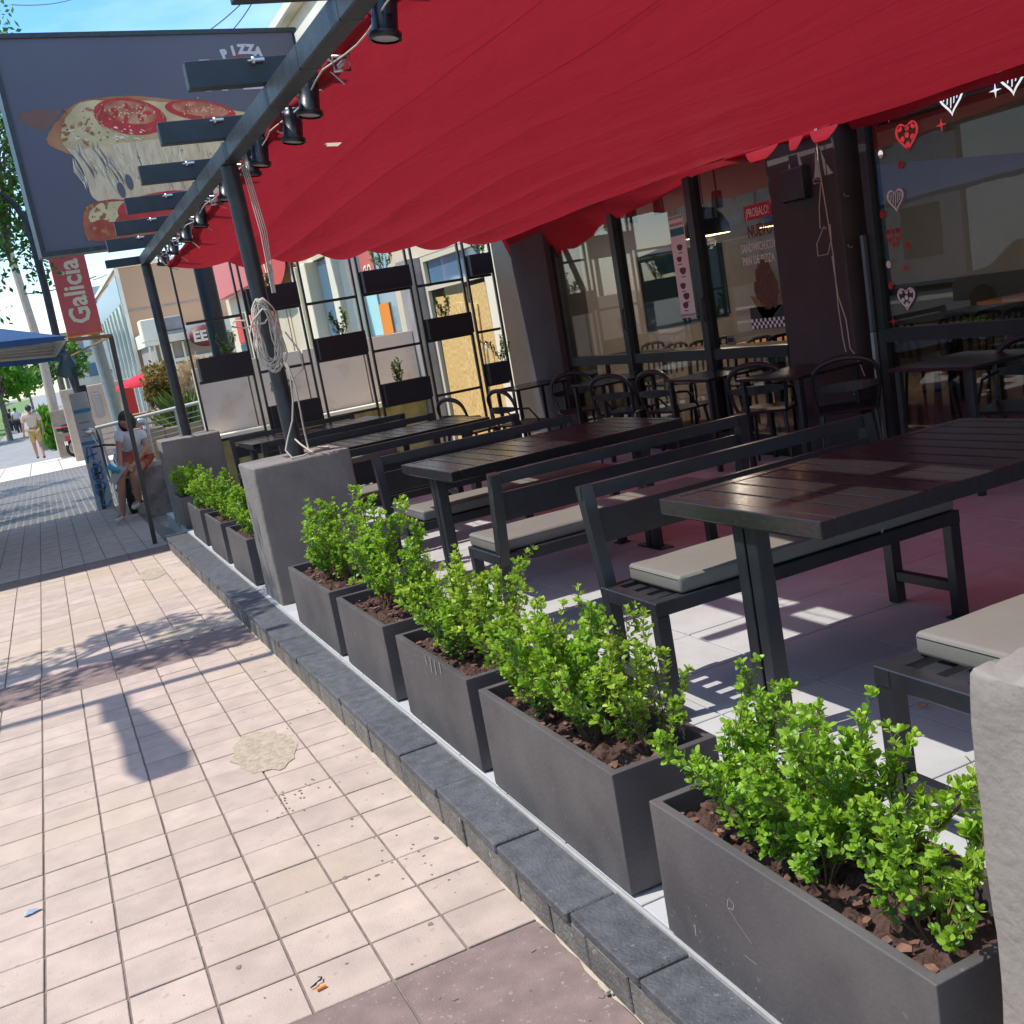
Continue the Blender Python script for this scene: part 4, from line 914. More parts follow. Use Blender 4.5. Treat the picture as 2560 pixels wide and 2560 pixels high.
for (qx,qy), g_, rz in (((1655,873),0,1.7),((1718,852),0,1.7),((1767,842),0,1.6),((1862,839),0,1.6),((1919,811),0,1.5),((1966,816),0,1.6),((2321,701),1,1.6),((2398,687),1,1.6),((2464,680),1,1.7),((2290,760),1,0),((2540,700),1,1.5),((1560,905),0,1.7)):
    v = atX(qx,qy,6.9 if g_ else 6.25+.12*(len(ic)%3)); ic.append((v.x,min(v.y,10.9),rz,g_,v.z-.88))
names = ['first','second','third','fourth','fifth','sixth']
cnt = [0,0]
for i, (x, y, rz, g_, zb) in enumerate(ic):
    zb = -.12
    l = ['dark bar-backed chair at the long wooden table, under the lit dome lamp','dark bar-backed chair behind the white price card','dark bar-backed chair at the long table just right of the first mullion','dark bar-backed chair beyond the long table, left of the price card','dark bar-backed chair beyond the long table, behind the dessert banner','dark bar-backed chair behind the white dotted heart sticker','dark bar-backed chair beyond the table with the napkin holder, left of it','dark bar-backed chair in front of the napkin holder','dark bar-backed chair beyond the napkin holder and the blue bottle','dark bar-backed chair deepest inside behind the red dotted heart sticker','dark bar-backed chair at the back wall under the sandwich print','dark bar-backed chair at the back wall beside the dark screen'][i]
    if i == 0: bc.location = (x,y,zb); bc.rotation_euler.z = rz; bc['label'] = l
    else: dup(bc, (x,y,zb), rz, l, 'dark bar-backed chairs inside, seen through the '+('sticker window' if g_ else 'left windows'))
bc['group'] = 'dark bar-backed chairs inside, seen through the left windows'
for i, (x, y, l, lab) in enumerate(((7.1,8.0,3.2,'long wooden inner table behind the left windows'),(7.2,4.9,2.6,'wooden inner table behind the heart sticker window, with a napkin holder on it'),(9.6,7.0,3,'dark wooden inner table by the back wall'))):
    t = wthing('inner_table', (x,y,0), lab, 'table', 'tables inside the restaurant'); MB().bbox(x-.35,x+.35,y-l/2,y+l/2,.72,.76,.004).build('top', M_wood, t)
    for sy in (-1,1): MB().box(x-.05,x+.05,y+sy*(l/2-.4)-.05,y+sy*(l/2-.4)+.05,0,.72).build('leg', M_intd, t)
    t.location.z -= .12
v = (7.0,4.62,.76); t = wthing('napkin_holder', v, 'white and brown napkin holder on the inner table behind the sticker window', 'holder')
MB().box(v[0]-.05,v[0]+.05,v[1]-.09,v[1]+.09,.78,.93).build('block', M_kraft, t); MB().box(v[0]-.06,v[0]+.06,v[1]-.11,v[1]-.095,.762,.95).box(v[0]-.06,v[0]+.06,v[1]+.095,v[1]+.11,.762,.95).box(v[0]-.06,v[0]+.06,v[1]-.095,v[1]+.095,.935,.99).build('holder', M_wt, t); t.location.z -= .12
t = wthing('soap_bottle', (6.95,4.38,.76), 'clear bottle with blue liquid beside the napkin holder', 'bottle')
MB().lathe([(.001,0),(.035,.0),(.035,.12),(.015,.17),(.014,.20),(.001,.2)],14,(6.95,4.38,.762)).build('bottle_body', mat('blue_liquid', (.02,.35,.42), .2), t); MB().lathe([(.018,.2),(.018,.225),(.001,.225)],10,(6.95,4.38,.762)).build('cap', M_head, t); t.location.z -= .12
v = atX(1829,850,5.75); t = wthing('price_card', (v.x,v.y,.76), 'small white rounded card standing on the inner table beside the mullion', 'card')
MB().bbox(5.74,5.76,v.y-.06,v.y+.06,v.z-.045,v.z+.045,.009).build('card', M_wt, t); MB().box(5.738,5.7395,v.y-.04,v.y+.04,v.z-.02,v.z+.02).build('card_print', M_head, t)
tag(MB().box(5.60,6.0,6.6,10.4,.70,.74).box(5.62,5.66,6.7,6.74,-.2,.7).box(5.62,5.66,10.2,10.24,-.2,.7).build('window_counter', M_intd, org=(5.8,8.5,0)), 'dark counter along the inside of the left windows', 'counter')
# ---------------- trellis ----------------
tr = wthing('trellis', (3.4,11.8,0), 'black metal trellis screen with a grid of planter shelves at the terrace end', 'trellis')
TX = [1.53,2.18,2.835,3.49,4.15,4.80,5.17]; TZ = [1.855,1.215,.575]
for i, x in enumerate(TX):
    for dx in ((0,) if i in (0,6) else (-.035,.035)): MB().box(x+dx-.011,x+dx+.011,11.78,11.82,-.2,2.75).build('upright', M_black, tr)
for i in range(6):
    for z in TZ+[2.52,-.1]: MB().box(TX[i]+.03,TX[i+1]-.03,11.785,11.815,z-.018,z+.012).build('crossbar', M_black, tr)
shT = shrub(11,.40,.35,4,M_leafd,.020,.9); shU = shrub(12,.34,.5,4,M_leafd,.020,.9)
M_navy = mat('navy_box', (.016,.018,.027), .5)
bx = [(1,0),(3,0),(5,0),(0,1),(2,1),(4,1),(1,2),(3,2),(5,2)]
rn = ['top','middle','bottom']; cn = ['leftmost','second','third','fourth','fifth','rightmost']
for c, r_ in bx:
    x0 = TX[c]+.05; x1 = TX[c+1]-.05; z = TZ[r_]+.012
    t = wthing('trellis_box', ((x0+x1)/2,11.76,z), 'black trellis planter box in the %s row, %s column'%(rn[r_],cn[c]), 'planter box', 'planter boxes in the trellis')
    q = MB(); q.box(x0,x1,11.66,11.675,z,z+.24).box(x0,x1,11.84,11.855,z,z+.24).box(x0,x0+.012,11.675,11.84,z,z+.24).box(x1-.012,x1,11.675,11.84,z,z+.24).box(x0+.012,x1-.012,11.675,11.84,z,z+.012); q.build('box', M_navy, t)
    MB().box(x0+.013,x1-.013,11.676,11.839,z+.013,z+.215).build('soil', M_soil, t)
    dup(random.choice((shT,shU)), ((x0+x1)/2+random.uniform(-.08,.12),11.76,z+.20), random.uniform(0,6), 'thin dark shrub growing in the %s row, %s column of the trellis'%(rn[r_],cn[c]), 'thin shrubs in the trellis boxes', random.uniform(.95,1.2))
for p in (shT,shU):
    for c in list(p.children): bpy.data.objects.remove(c)
    bpy.data.objects.remove(p)
# ---------------- bank next door ----------------
M_bank = mat('cream_stucco', (.66,.56,.40), .9, n=.06, ns=2, bump=.3, bs=40)
M_bankw = mat('white_stucco', (.80,.73,.58), .9, n=.05, ns=2)
M_conc = mat('grey_concrete', (.30,.28,.27), .9, n=.15, ns=3, bump=.3)
M_stain = mat('stained_wall', (.72,.60,.51), .9, n=.05, ns=3, col2=(.52,.36,.22), mix=.72)
M_osb = mat('osb_board', (.46,.27,.08), .85, col2=(.84,.60,.25), ns=5, stretch=(3,12,4), det=6, mix=.5)
M_cy = mat('cyan_poster', (.45,.78,.80), .7); M_or = mat('orange_poster', (.85,.28,.03), .7)
M_bluegl = mat('sky_glass', (.10,.20,.30), .06, spec=1)
M_logo = mat('logo_red', (.62,.05,.03), .6); M_pinkp = mat('faded_red_panel', (.62,.16,.14), .6)
XB = 5.3
bank = wthing('bank_building', (7,17,-.4), 'cream bank building with tall pilasters and boarded doorway beyond the trellis', 'building')
def bb(name, m, *b, p=bank, bev=0):
    q = MB(); (q.bbox(*b, bev) if bev else q.box(*b)); return q.build(name, m, p)
bb('side_strip', M_bankw, 5.27,5.9,11.95,12.30,-.5,3.3)
bb('lintel_wall', M_bank, XB,5.7,12.302,16.0,2.35,6.8); bb('upper_wall', M_bank, XB,5.7,16.0,23.4,2.95,6.8)
bb('cornice', M_bankw, 5.12,5.8,12,23.5,6.802,7.0, bev=.03); bb('cornice_step', M_bankw, 5.2,5.8,12,23.45,6.66,6.80) if 0 else None
bb('frieze', M_bankw, 5.22,5.298,12,23.4,6.35,6.5); bb('white_band', M_bankw, 5.24,5.298,12.1,22,5.15,5.28)
bb('grey_pilaster', M_conc, 5.1,5.6,14.62,15.1,-.5,2.348)
bb('dado_wall', M_bank, XB,5.6,15.102,23.4,-.6,1.30)
bb('roof_body', M_bank, 5.7,12,12.3,23.4,2.9,6.7); bb('end_wall', M_bank, 5.3,12,23.402,23.6,-.6,6.8)
for y0, y1 in ((17.75,18.15),(18.55,18.95),(20.55,20.95),(21.4,21.8)): bb('pilaster', M_bankw, 5.12,5.5,y0,y1,1.302,2.948, bev=.01)
bb('pier_wall', M_bank, 5.32,5.6,18.152,18.548,1.302,2.948); bb('pier_wall', M_bank, 5.32,5.6,20.952,21.398,1.302,2.948); bb('pier_wall', M_bank, 5.32,5.6,21.802,23.4,1.302,2.948); bb('pier_wall', M_bank, 5.32,5.6,15.102,16.0,1.302,2.948)
w_ = bb('window', M_conc, 5.40,5.45,16.0,17.75,1.302,2.948); 
MB().box(5.36,5.38,16.05,17.7,1.35,2.9).build('pane', M_bluegl, w_); MB().box(5.34,5.355,17.05,17.68,1.36,2.15).build('poster', M_cy, w_); MB().box(5.335,5.35,16.5,17.04,1.36,1.85).build('poster', M_or, w_)
MB().box(5.34,5.355,16.9,17.65,2.16,2.88).build('poster', M_pinkp, w_)
w_ = bb('window', M_conc, 5.40,5.45,18.95,20.55,1.302,2.948); MB().box(5.36,5.38,19.0,20.5,1.35,2.9).build('pane', M_bluegl, w_); MB().box(5.34,5.355,19.1,19.5,1.36,1.7).build('poster', M_or, w_)
sp_ = frame((5.33,17.5,2.3),(0,-1,0),(0,0,1)); text('poster_text','go',.5,M_bankw,sp_,w_,.002)
# doorway with plywood
dw = bb('doorway', M_conc, 5.9,6.0,12.302,14.6,-.5,2.348)
M_dfr = mat('door_wood', (.30,.17,.08), .7, n=.2, ns=20, stretch=(8,8,1))
q = MB().box(5.305,5.36,14.50,14.60,-.5,2.348).box(5.305,5.36,12.302,12.40,-.5,2.348).box(5.305,5.36,12.40,14.50,1.86,1.92).box(5.305,5.36,12.40,14.50,2.27,2.348); q.build('door_frame', mat('pale_door_frame',(.62,.56,.42),.8), dw)
MB().box(5.36,5.37,12.42,14.45,1.922,2.268).build('transom_glass', M_bluegl, dw)
MB().box(5.285,5.31,13.08,13.14,-.5,1.86).build('door_post', M_dfr, dw)
for y0, y1, t_, z1 in ((13.12,14.42,.02,1.74),(12.44,13.10,-.02,1.80),(13.0,13.7,.10,1.6)):
    M = Matrix.Translation((5.335-.024*(t_ > .05),(y0+y1)/2,-.4))@Matrix.Rotation(t_,4,'X')@Matrix.Rotation(.004,4,'Y'); MB().bbox(-.009,.009,-(y1-y0)/2,(y1-y0)/2,0,z1+.4,.002,M).build('osb_board', M_osb, dw)
MB().tube([(5.30,12.62,1.05),(5.26,12.60,1.05),(5.25,12.6,.75),(5.30,12.62,.75)],.015,6).build('door_handle', M_chrome, dw)
# red sign and leftover brand mark high on the wall
sg = wthing('red_sign', (5.1,26,3.2), 'pinkish red sign panel with a round red emblem behind the far trellis corner', 'sign')
MB().box(5.05,5.25,22.6,30.5,3.02,5.1).build('panel', M_pinkp, sg)
c0 = atX(655,668,5.0); rr_ = 1.15
MB().add([(5.03,c0.y+rr_*1.9*math.cos(2*math.pi*i/32),c0.z+.62*math.sin(2*math.pi*i/32)) for i in range(32)],[tuple(range(32))]).build('emblem_disc', M_logo, sg, fix=False)
q = MB()
for a_, b_ in (((-.9,.35),(-.2,-.4)),((.0,.5),(-.2,-.4)),((.6,.45),(-.1,-.42)),((-.5,.45),(-.2,-.3))):
    q.add([(5.02,c0.y+a_[0]*1.4-.07,c0.z+a_[1]),(5.02,c0.y+a_[0]*1.4+.07,c0.z+a_[1]),(5.02,c0.y+b_[0]*1.4+.03,c0.z+b_[1]),(5.02,c0.y+b_[0]*1.4-.03,c0.z+b_[1])],[(0,1,2,3)])
q.build('emblem_stroke', M_bankw, sg, fix=False)
bank2 = wthing('shop_building', (7,27,-.5), 'cream low shop under the red sign, left of the bank windows', 'building')
bb('wall', M_bank, 5.3,9,23.7,31,-.6,3.0, p=bank2)
for y in (24.6,26.4,28.6): f_ = bb('window', mat('shop_frame%d'%int(y),(.30,.28,.22),.7), 5.25,5.298,y,y+1.2,.6,2.5, p=bank2); MB().box(5.23,5.248,y+.06,y+1.14,.66,1.7).build('pane', M_bluegl, f_); MB().box(5.225,5.248,y+.06,y+1.14,1.75,2.4).build('fascia', M_logo, f_)
# parapet wall with stains
lw = wthing('garden_wall', (3.6,15,-.4), 'pale stained garden wall with a ledge behind the trellis', 'wall')
for a_, b_ in ((1.92,2.62),(2.64,3.42),(3.44,4.3),(4.32,5.09)): MB().bbox(a_,b_,14.9,15.05,.44,1.36,.004).build('wall_panel', M_stain, lw)
MB().bbox(1.85,5.09,14.7,15.1,.36,.435,.01).build('ledge', M_bankw, lw); MB().box(1.9,5.09,14.85,15.06,-.55,.36).build('plinth', mat('mossy_plinth',(.30,.27,.13),.95,n=.3,ns=5), lw)
# ---------------- billboard ----------------
M_bbd = mat('billboard_print', (.125,.125,.165), .75, n=.04, ns=.6)
col_ = wthing('billboard', (2.86,18.3,-.5), 'huge dark pizza billboard on a thick dark steel column', 'billboard')
MB().tube([(2.86,18.15,-.5),(2.86,18.15,3.6)],.155,24).build('column', mat('navy_column',(.013,.016,.022),.45), col_)
bx_ = Vector((1,.14,.005)).normalized(); o_ = atY(114,631,17.8); tl = atY(0,86,17.8); wB = 4.75; hB = (tl.z-o_.z); FB = frame(o_,bx_,(0,0,1))
def fb(x, z, d=0): return FB@Vector((x,z,d))
def bq(name, m, poly, d, par): return MB().add([fb(x,z,d) for x,z in poly],[tuple(range(len(poly)))]).build(name, m, par, fix=False)
MB().box(-.06,wB,-.06,hB,-.30,-.012,FB).build('case', M_steel, col_)
bp_ = MB().box(0,wB-.06,0,hB-.06,-.010,0,FB).build('poster', M_bbd, col_)
q = MB(); 
for a_ in ((-.07,-.0,-.07,hB+.01),(wB-.06,wB+.01,-.07,hB+.01),(-.0,wB-.06,-.07,-.0),(-.0,wB-.06,hB-.06,hB+.01)): q.box(a_[0],a_[1],a_[2],a_[3],-.3,.03,FB)
q.build('frame', M_steel, col_)
def PB(px_, py_):  # poster coordinates of a picture point
    d = ray(px_,py_); n = FB.to_3x3()@Vector((0,0,1)); t = (o_-Vector((0,0,CAMH))).dot(n)/d.dot(n); p = FB.inverted()@(d*t+Vector((0,0,CAMH))); return (p.x,p.y)
k1 = .33126
def pc(*pts): return [PB(a*k1,b*k1) for a,b in pts]
M_cru = mat('pizza_crust', (.36,.13,.055), .8, col2=(.50,.25,.12), ns=3, mix=.5); M_chs = mat('cheese_print', (.74,.60,.34), .8, col2=(.46,.33,.17), ns=2.2, mix=.55, det=8)
M_chp = mat('pulled_cheese', (.74,.60,.40), .8, col2=(.52,.39,.25), ns=2.6, mix=.6, det=8, stretch=(5,1,1.2)); M_tom = mat('tomato_print', (.55,.045,.045), .7, n=.15, ns=6); M_tomi = mat('tomato_flesh', (.66,.32,.18), .7, col2=(.38,.05,.04), ns=5, mix=.5, det=6)
M_faint = mat('faint_hand', (.20,.115,.09), .8, n=.15, ns=2)
def smooth(pts, it=2):
    for _ in range(it): pts = [q for a,b in zip(pts,pts[1:]+pts[:1]) for q in ((a[0]*.75+b[0]*.25,a[1]*.75+b[1]*.25),(a[0]*.25+b[0]*.75,a[1]*.25+b[1]*.75))]
    return pts
def jag(pts, a, seed=1):
    rj = random.Random(seed); out = []
    for p, q in zip(pts, pts[1:]+pts[:1]):
        for t in (0,.5): out.append((p[0]+(q[0]-p[0])*t+rj.gauss(0,a), p[1]+(q[1]-p[1])*t+rj.gauss(0,a)))
    return out
def many(name, m, polys, d):
    q = MB()
    for i, P in enumerate(polys): q.add([fb(x,z,d+.00001*i) for x,z in P],[tuple(range(len(P)))])
    o = q.build(name, m, bp_, fix=False); o['kind'] = 'stuff'; return o
bq('hand_print', M_faint, smooth(pc((130,850),(300,820),(480,830),(430,900),(340,1000),(250,960),(140,910))), .002, bp_)
bq('crust_print', M_cru, jag(smooth(pc((345,1050),(380,980),(480,860),(560,780),(660,745),(1000,715),(1400,760),(1800,830),(1900,900),(1900,1100),(900,1150),(600,1180),(520,1160),(370,1110))),.006), .004, bp_)
bq('pulled_cheese_print', M_chp, smooth(pc((450,1060),(560,1030),(900,1000),(1500,900),(2300,950),(2300,1500),(1500,1480),(1000,1500),(800,1540),(690,1500),(660,1370),(600,1230),(510,1130))), .006, bp_)
bq('cheese_print', M_chs, jag(smooth(pc((450,1060),(470,940),(560,800),(660,750),(1200,760),(1800,840),(2200,900),(2200,980),(1500,1010),(1100,1060),(900,1080),(700,1120),(560,1130),(500,1120))),.006), .008, bp_)
bq('sauce_print', mat('tomato_sauce',(.40,.07,.045),.8,col2=(.52,.22,.10),ns=3,mix=.6), jag(smooth(pc((620,1640),(650,1560),(760,1510),(1000,1500),(1500,1470),(2300,1500),(2300,1830),(1300,1830),(680,1830),(630,1760))),.006), .008, bp_)
bq('cheese_print', M_chs, jag(smooth(pc((660,1640),(700,1550),(860,1520),(1000,1520),(900,1620),(860,1690),(760,1640),(690,1690))),.006), .010, bp_)
bq('tomato_print', M_tom, smooth(pc((880,1560),(1000,1490),(1300,1430),(1500,1450),(2200,1520),(2200,1700),(1200,1650),(900,1660))), .012, bp_)
def ell(cx, cy, rx, ry, rot=0, n=28): return [(cx+rx*math.cos(t)*math.cos(rot)-ry*math.sin(t)*math.sin(rot), cy+rx*math.cos(t)*math.sin(rot)+ry*math.sin(t)*math.cos(rot)) for t in [2*math.pi*i/n for i in range(n)]]
bq('tomato_print', M_tom, pc(*ell(980,880,280,135,.16)), .012, bp_); bq('tomato_flesh_print', M_tomi, pc(*ell(980,850,205,85,.16)), .014, bp_)
bq('tomato_print', M_tom, pc(*ell(1510,835,270,75,.12)), .011, bp_); bq('tomato_flesh_print', M_tomi, pc(*ell(1510,825,215,52,.12)), .013, bp_)
rs = random.Random(6)
for k in range(7):
    a = k*.9; bq('seed_chamber_print', M_tom, pc(*ell(980+130*math.cos(a),855+45*math.sin(a),34,17,a,12)), .016, bp_)
M_tan = mat('browned_spot', (.42,.20,.08), .8, n=.4, ns=20); M_hi = mat('cheese_highlight', (.86,.78,.60), .7); M_shd = mat('strand_gap', (.30,.24,.24), .8); M_seed = mat('tomato_seed', (.80,.58,.36), .7)
P_ = []
for k in range(70):
    x, y = (rs.uniform(470,900),rs.uniform(800,1090)) if k < 38 else ((rs.uniform(680,1000),rs.uniform(1520,1640)) if k < 54 else (rs.uniform(900,1700),rs.uniform(1060,1350)))
    P_.append(jag(pc(*ell(x,y,rs.uniform(3,10),rs.uniform(2,6),rs.uniform(0,3),6)),.002,k))
many('herb_flecks', M_brn, P_, .0165)
many('browned_spots', M_tan, [jag(pc(*ell(*((rs.uniform(450,700),rs.uniform(820,1080)) if k%2 else (rs.uniform(640,900),rs.uniform(1540,1800))),rs.uniform(10,34),rs.uniform(6,20),rs.uniform(0,3),9)),.008,k) for k in range(26)], .0145)
def strands(n, w0, w1):
    out = []
    for k in range(n):
        x = rs.uniform(540,1750); y = rs.uniform(1060,1260); L_ = rs.uniform(80,260); w = rs.uniform(w0,w1); dx = L_*(.42 if x < 900 else .22); out.append(pc((x,y),(x+w,y+L_*.3),(x+dx+w*.6,y+L_*.75),(x+dx+w*.2+L_*.08,y+L_),(x+dx-w*.4,y+L_*.75),(x+L_*.08-w*.3,y+L_*.3)))
    return out
many('cheese_strands', M_hi, strands(95,4,10), .0100); many('strand_gaps', M_shd, strands(16,2,6), .0125)
many('cheese_glints', M_hi, [pc(*ell(rs.uniform(500,1100),rs.uniform(960,1060),rs.uniform(8,30),rs.uniform(3,8),rs.uniform(0,.5),8)) for k in range(26)], .0132)
many('tomato_seeds', M_seed, [pc(*ell(980+rs.gauss(0,95),855+rs.gauss(0,42),rs.uniform(5,12),rs.uniform(3,6),rs.uniform(0,3),7)) for k in range(44)]+[pc(*ell(1510+rs.gauss(0,100),825+rs.gauss(0,24),rs.uniform(5,12),rs.uniform(2,5),rs.uniform(0,3),7)) for k in range(34)], .0175)
many('tomato_glints', M_tomi, [pc(*ell(980+250*math.cos(a),885+112*math.sin(a),22,5,a+1.6,8)) for a in [rs.uniform(0,6.28) for _ in range(26)]], .0145)
for cx, cy in ((915,1435),(975,1375)): bq('cheese_gap_print', M_bbd, pc(*ell(cx,cy,26,62,-.35)), .0175, bp_)
M_wsh = mat('white_letter', (.55,.55,.60), .7)
for i, ch in enumerate('PIZZA'):
    x, y = PB(*[(562,134),(583,126),(604,122),(624,122),(643,128)][i]); a = (.25,.1,.0,-.08,-.18)[i]
    text('pizza_letter', ch, .19, M_wsh, FB@Matrix.Translation((x,y-.07,.004))@Matrix.Rotation(a,4,'Z'), bp_, .002, 1.0, align='CENTER', bold=.014)
x, y = PB(584,152); text('red_lettering','ALLA',.10,M_tom,FB@Matrix.Translation((x,y,.004)),bp_,.002,1.1,bold=.006)
x, y = PB(510,226); text('brand_lettering','PALA',.66,M_wsh,FB@Matrix.Translation((x,y-.0,.004)),bp_,.002,.95,bold=.02)
# ---------------- street furniture, far left ----------------
sgn = wthing('bank_pole_sign', (1.24,24.2,-.6), 'tall red vertical sign reading Galicia on a grey pole', 'sign')
MB().tube([(1.42,24.25,-.6),(1.30,24.25,2.45),(1.3,24.25,4.4)],.125,18).build('pole', mat('grey_pole', (.30,.33,.34), .5, n=.1), sgn)
g0 = atY(168,838,24); g1 = atY(258,827,24); MB().bbox(g0.x,g0.x+.70,23.95,24.10,g0.z-.02,5.0,.01).build('panel', mat('galicia_red', (.62,.11,.125), .6, n=.05), sgn)
MB().box(g0.x-.02,g0.x+.72,23.97,24.08,g0.z-.06,g0.z-.022).build('panel_edge', M_or, sgn)
text('lettering','Galicia',.57,M_bankw,frame((g0.x+.53,23.944,g0.z+.18),(0,0,1),(-1,0,0)),sgn,.002,.86,bold=.014)
tt = wthing('info_totem', (.47,16.6,-.43), 'white information totem with blue bands and blue graffiti', 'totem')
M_tot = mat('totem_white', (.42,.42,.43), .6, n=.1, ns=5); M_tb = mat('totem_blue', (.05,.19,.40), .6)
M = Matrix.Translation((.48,16.6,-.43))@Matrix.Rotation(-.0,4,'Y'); MB().bbox(-.12,.12,-.06,.06,0,1.74,.01,M).build('panel', M_tot, tt)
for z in (1.45,.98): MB().box(-.115,.115,-.066,-.062,z,z+.05,M).build('blue_band', M_tb, tt)
q = MB()
def strk(pts): q.tube([M@Vector((a,-.064,b)) for a,b in pts],.017,4)
strk([(-.09,.72),(-.06,.95),(-.01,.94),(.0,.75)]); strk([(-.10,.80),(.06,.84)])
for cz in (.60,.50,.36): strk([(.0+.07*math.cos(t),cz+.055*math.sin(t)) for t in [2*math.pi*i/12 for i in range(13)]])
strk([(-.08,.30),(-.02,.12),(.05,.33)]); strk([(-.05,.1),(.04,.04),(.09,.12)]); strk([(-.02,.72),(.04,.66),(.08,.72)])
q.build('graffiti', M_tb, tt)
for z in (1.3,1.2,1.1): MB().box(-.08,.06,-.0645,-.0615,z,z+.012,M).build('text_line', M_tb, tt)
# market tent over the pavement
mt = wthing('market_tent', (-.6,14,-.4), 'blue market tent over the pavement, seen from underneath', 'tent')
tz = 1.86; rf = MB(); A = [(-4.2,10.98,tz+.35),(.34,10.98,tz),(.34,16.9,tz+.02),(-4.2,16.9,tz+.37)]
rf.add([Vector(p)+Vector((0,0,.03)) for p in A]+[(-1.9,13.9,tz+.85)],[(0,1,4),(1,2,4),(2,3,4),(3,0,4)]); rf.build('roof_cloth', M_blue, mt, fix=False)
ln = MB(); ln.add([Vector(p)+Vector((0,0,.012)) for p in A]+[(-1.9,13.9,tz+.82)],[(0,1,4),(1,2,4),(2,3,4),(3,0,4)]); ln.build('lining', fabric('pale_lining',(.72,.70,.66),.3), mt, fix=False)
v_ = MB(); 
def val(a, b, h0, h1):
    a = Vector(a); b = Vector(b); n = 14; vs = []
    for i in range(n+1):
        p = a.lerp(b,i/n); vs += [p+Vector((0,0,.03+.008*math.sin(i*2))), p+Vector((0,0,-(h0+(h1-h0)*i/n)+.012*math.sin(i*1.9)))]
    v_.add(vs,[(2*i,2*i+2,2*i+3,2*i+1) for i in range(n)])
val(A[0],A[1],.06,.02); val(A[1],A[2],.04,.05); val(A[3],A[2],.10,.08); v_.build('valance', M_blue, mt, fix=False)
MB().bar(Vector(A[0])+Vector((0,.03,0)),Vector(A[1])+Vector((0,.03,0)),.03,.03).bar(Vector(A[3])-Vector((0,.03,0)),Vector(A[2])-Vector((0,.03,0)),.03,.03).bar(A[1],A[2],.03).build('eave_tube', M_bankw, mt)
M_und = mat('tent_lining', (.40,.37,.34), .9)
for k in range(5):
    y = 11.6+k*1.05; MB().bar((-4.1,y,tz+.36),(.28,y,tz+.03),.16,.02).build('roof_batten', M_und, mt)
def post(xt, yt, zt, xb, yb, zb, w=.045): return MB().bar((xb,yb,zb),(xt,yt,zt),w,w,(0,1,0)).build('post', M_black, mt)
fA = sw(.76,11.5); post(.77,11.5,1.84,fA.x,11.5,fA.z); fB = atZ(261,1273,-.42); post(.52,16.6,1.85,fB.x,fB.y,-.43,.06)
MB().bar((.34,11.0,1.85),(.78,11.5,1.845),.02,.035).bar((.77,11.5,1.84),(.52,16.6,1.84),.02).build('brace', M_dfr, mt)
post(-4.1,11.1,2.2,-4.1,11.1,-.33); post(-4.1,16.8,2.2,-4.1,16.8,-.42)
q = MB(); vs = []
for j in range(9):
    for i in range(7):
        t = j/8; s = i/6; vs.append((.30+.22*s+.03*math.sin(t*6+s*5),15.6+.5*s+.08*math.sin(s*9+t*3),1.86-.34*t*(1-.35*abs(s-.4))-.02*math.sin(s*12)))
q.add(vs,[(j*7+i,j*7+i+1,(j+1)*7+i+1,(j+1)*7+i) for j in range(8) for i in range(6)],True); q.build('hanging_tarp', fabric('teal_tarp',(.07,.12,.14),.2), mt, fix=False)
# dark plank and utility pole etc.
p0 = atY(206,963,17.2); p1 = atY(268,1245,17.2); tag(MB().bar(p1,p0,.09,.05,(0,1,0)).build('dark_plank', M_head, org=p1), 'dark upright board leaning beside the totem and the motorbike', 'board')
def pole(name, pts, r, m, label, cat='pole', group=None, n=12):
    o = MB().tube(pts, r, n).build(name, m, org=pts[0]); return tag(o,label,cat,group)
b_ = atY(161,1140,37.5); t_ = atY(30,600,37.5); pole('timber_pole', [b_,b_.lerp(t_,.5)+Vector((.05,0,0)),t_+Vector((-.3,0,2.5))],[.17,.14,.10],mat('pale_timber',(.42,.35,.28),.9,n=.1),'pale timber utility pole rising behind the blue tent')
pb_ = atY(172,1128,37.0); tag(MB().box(pb_.x-.28,pb_.x+.30,36.9,37.3,pb_.z-.15,pb_.z+1.35).build('timber_box', mat('timber_box',(.38,.30,.22),.9,n=.15), org=pb_), 'short wooden box post at the foot of the pale utility pole', 'post')
lp = [atY(x,y,21) for x,y in ((155,880),(141,841),(118,740),(82,600),(62,548),(34,508),(5,485))]; lp = [Vector((lp[0].x+.35,21,-.6))]+lp
pole('street_lamp_post', lp, [.07]*5+[.06,.05,.045], M_steel, 'dark steel lamp post with curved arm beside the billboard edge')
# ---------------- pedestrians' planting, fence, background ----------------
fn = wthing('pipe_fence', (1.4,17,-.4), 'white pipe railing with thin wires beyond the seated woman', 'fence')
a = atY(248,1068,17); b = atY(497,1006,17); M_pipe = mat('white_pipe', (.55,.53,.50), .5)
MB().tube([a+Vector((-.3,0,-.02)),b],.028,10).build('top_rail', M_pipe, fn)
for dz in (.12,.2,.28,.36,.44): MB().tube([a+Vector((0,0,-dz)),b+Vector((0,0,-dz))],.007,5).build('wire', M_pipe, fn)
for t in (0,.45,.75,1): p = a.lerp(b,t); MB().tube([p,(p.x,p.y,-.5)],.02,8).build('fence_post', M_pipe, fn)
for k, (x0,x1) in enumerate(((.95,1.28),(1.29,1.62),(1.63,2.2))): MB().bbox(x0,x1,17.5,17.6,-.5,.60-.04*k,.005).build('tan_panel', mat('tan_stone%d'%k,(.42,.29,.20),.9,n=.15,ns=5), fn)
gr = MB().box(1.25,4.0,17.0,24,-.52,-.40).build('lawn', mat('lawn', (.10,.22,.03), .95, n=.3, ns=6), org=(2,20,-.5)); tag(gr, kind='structure')
gs = []; rs = random.Random(12)
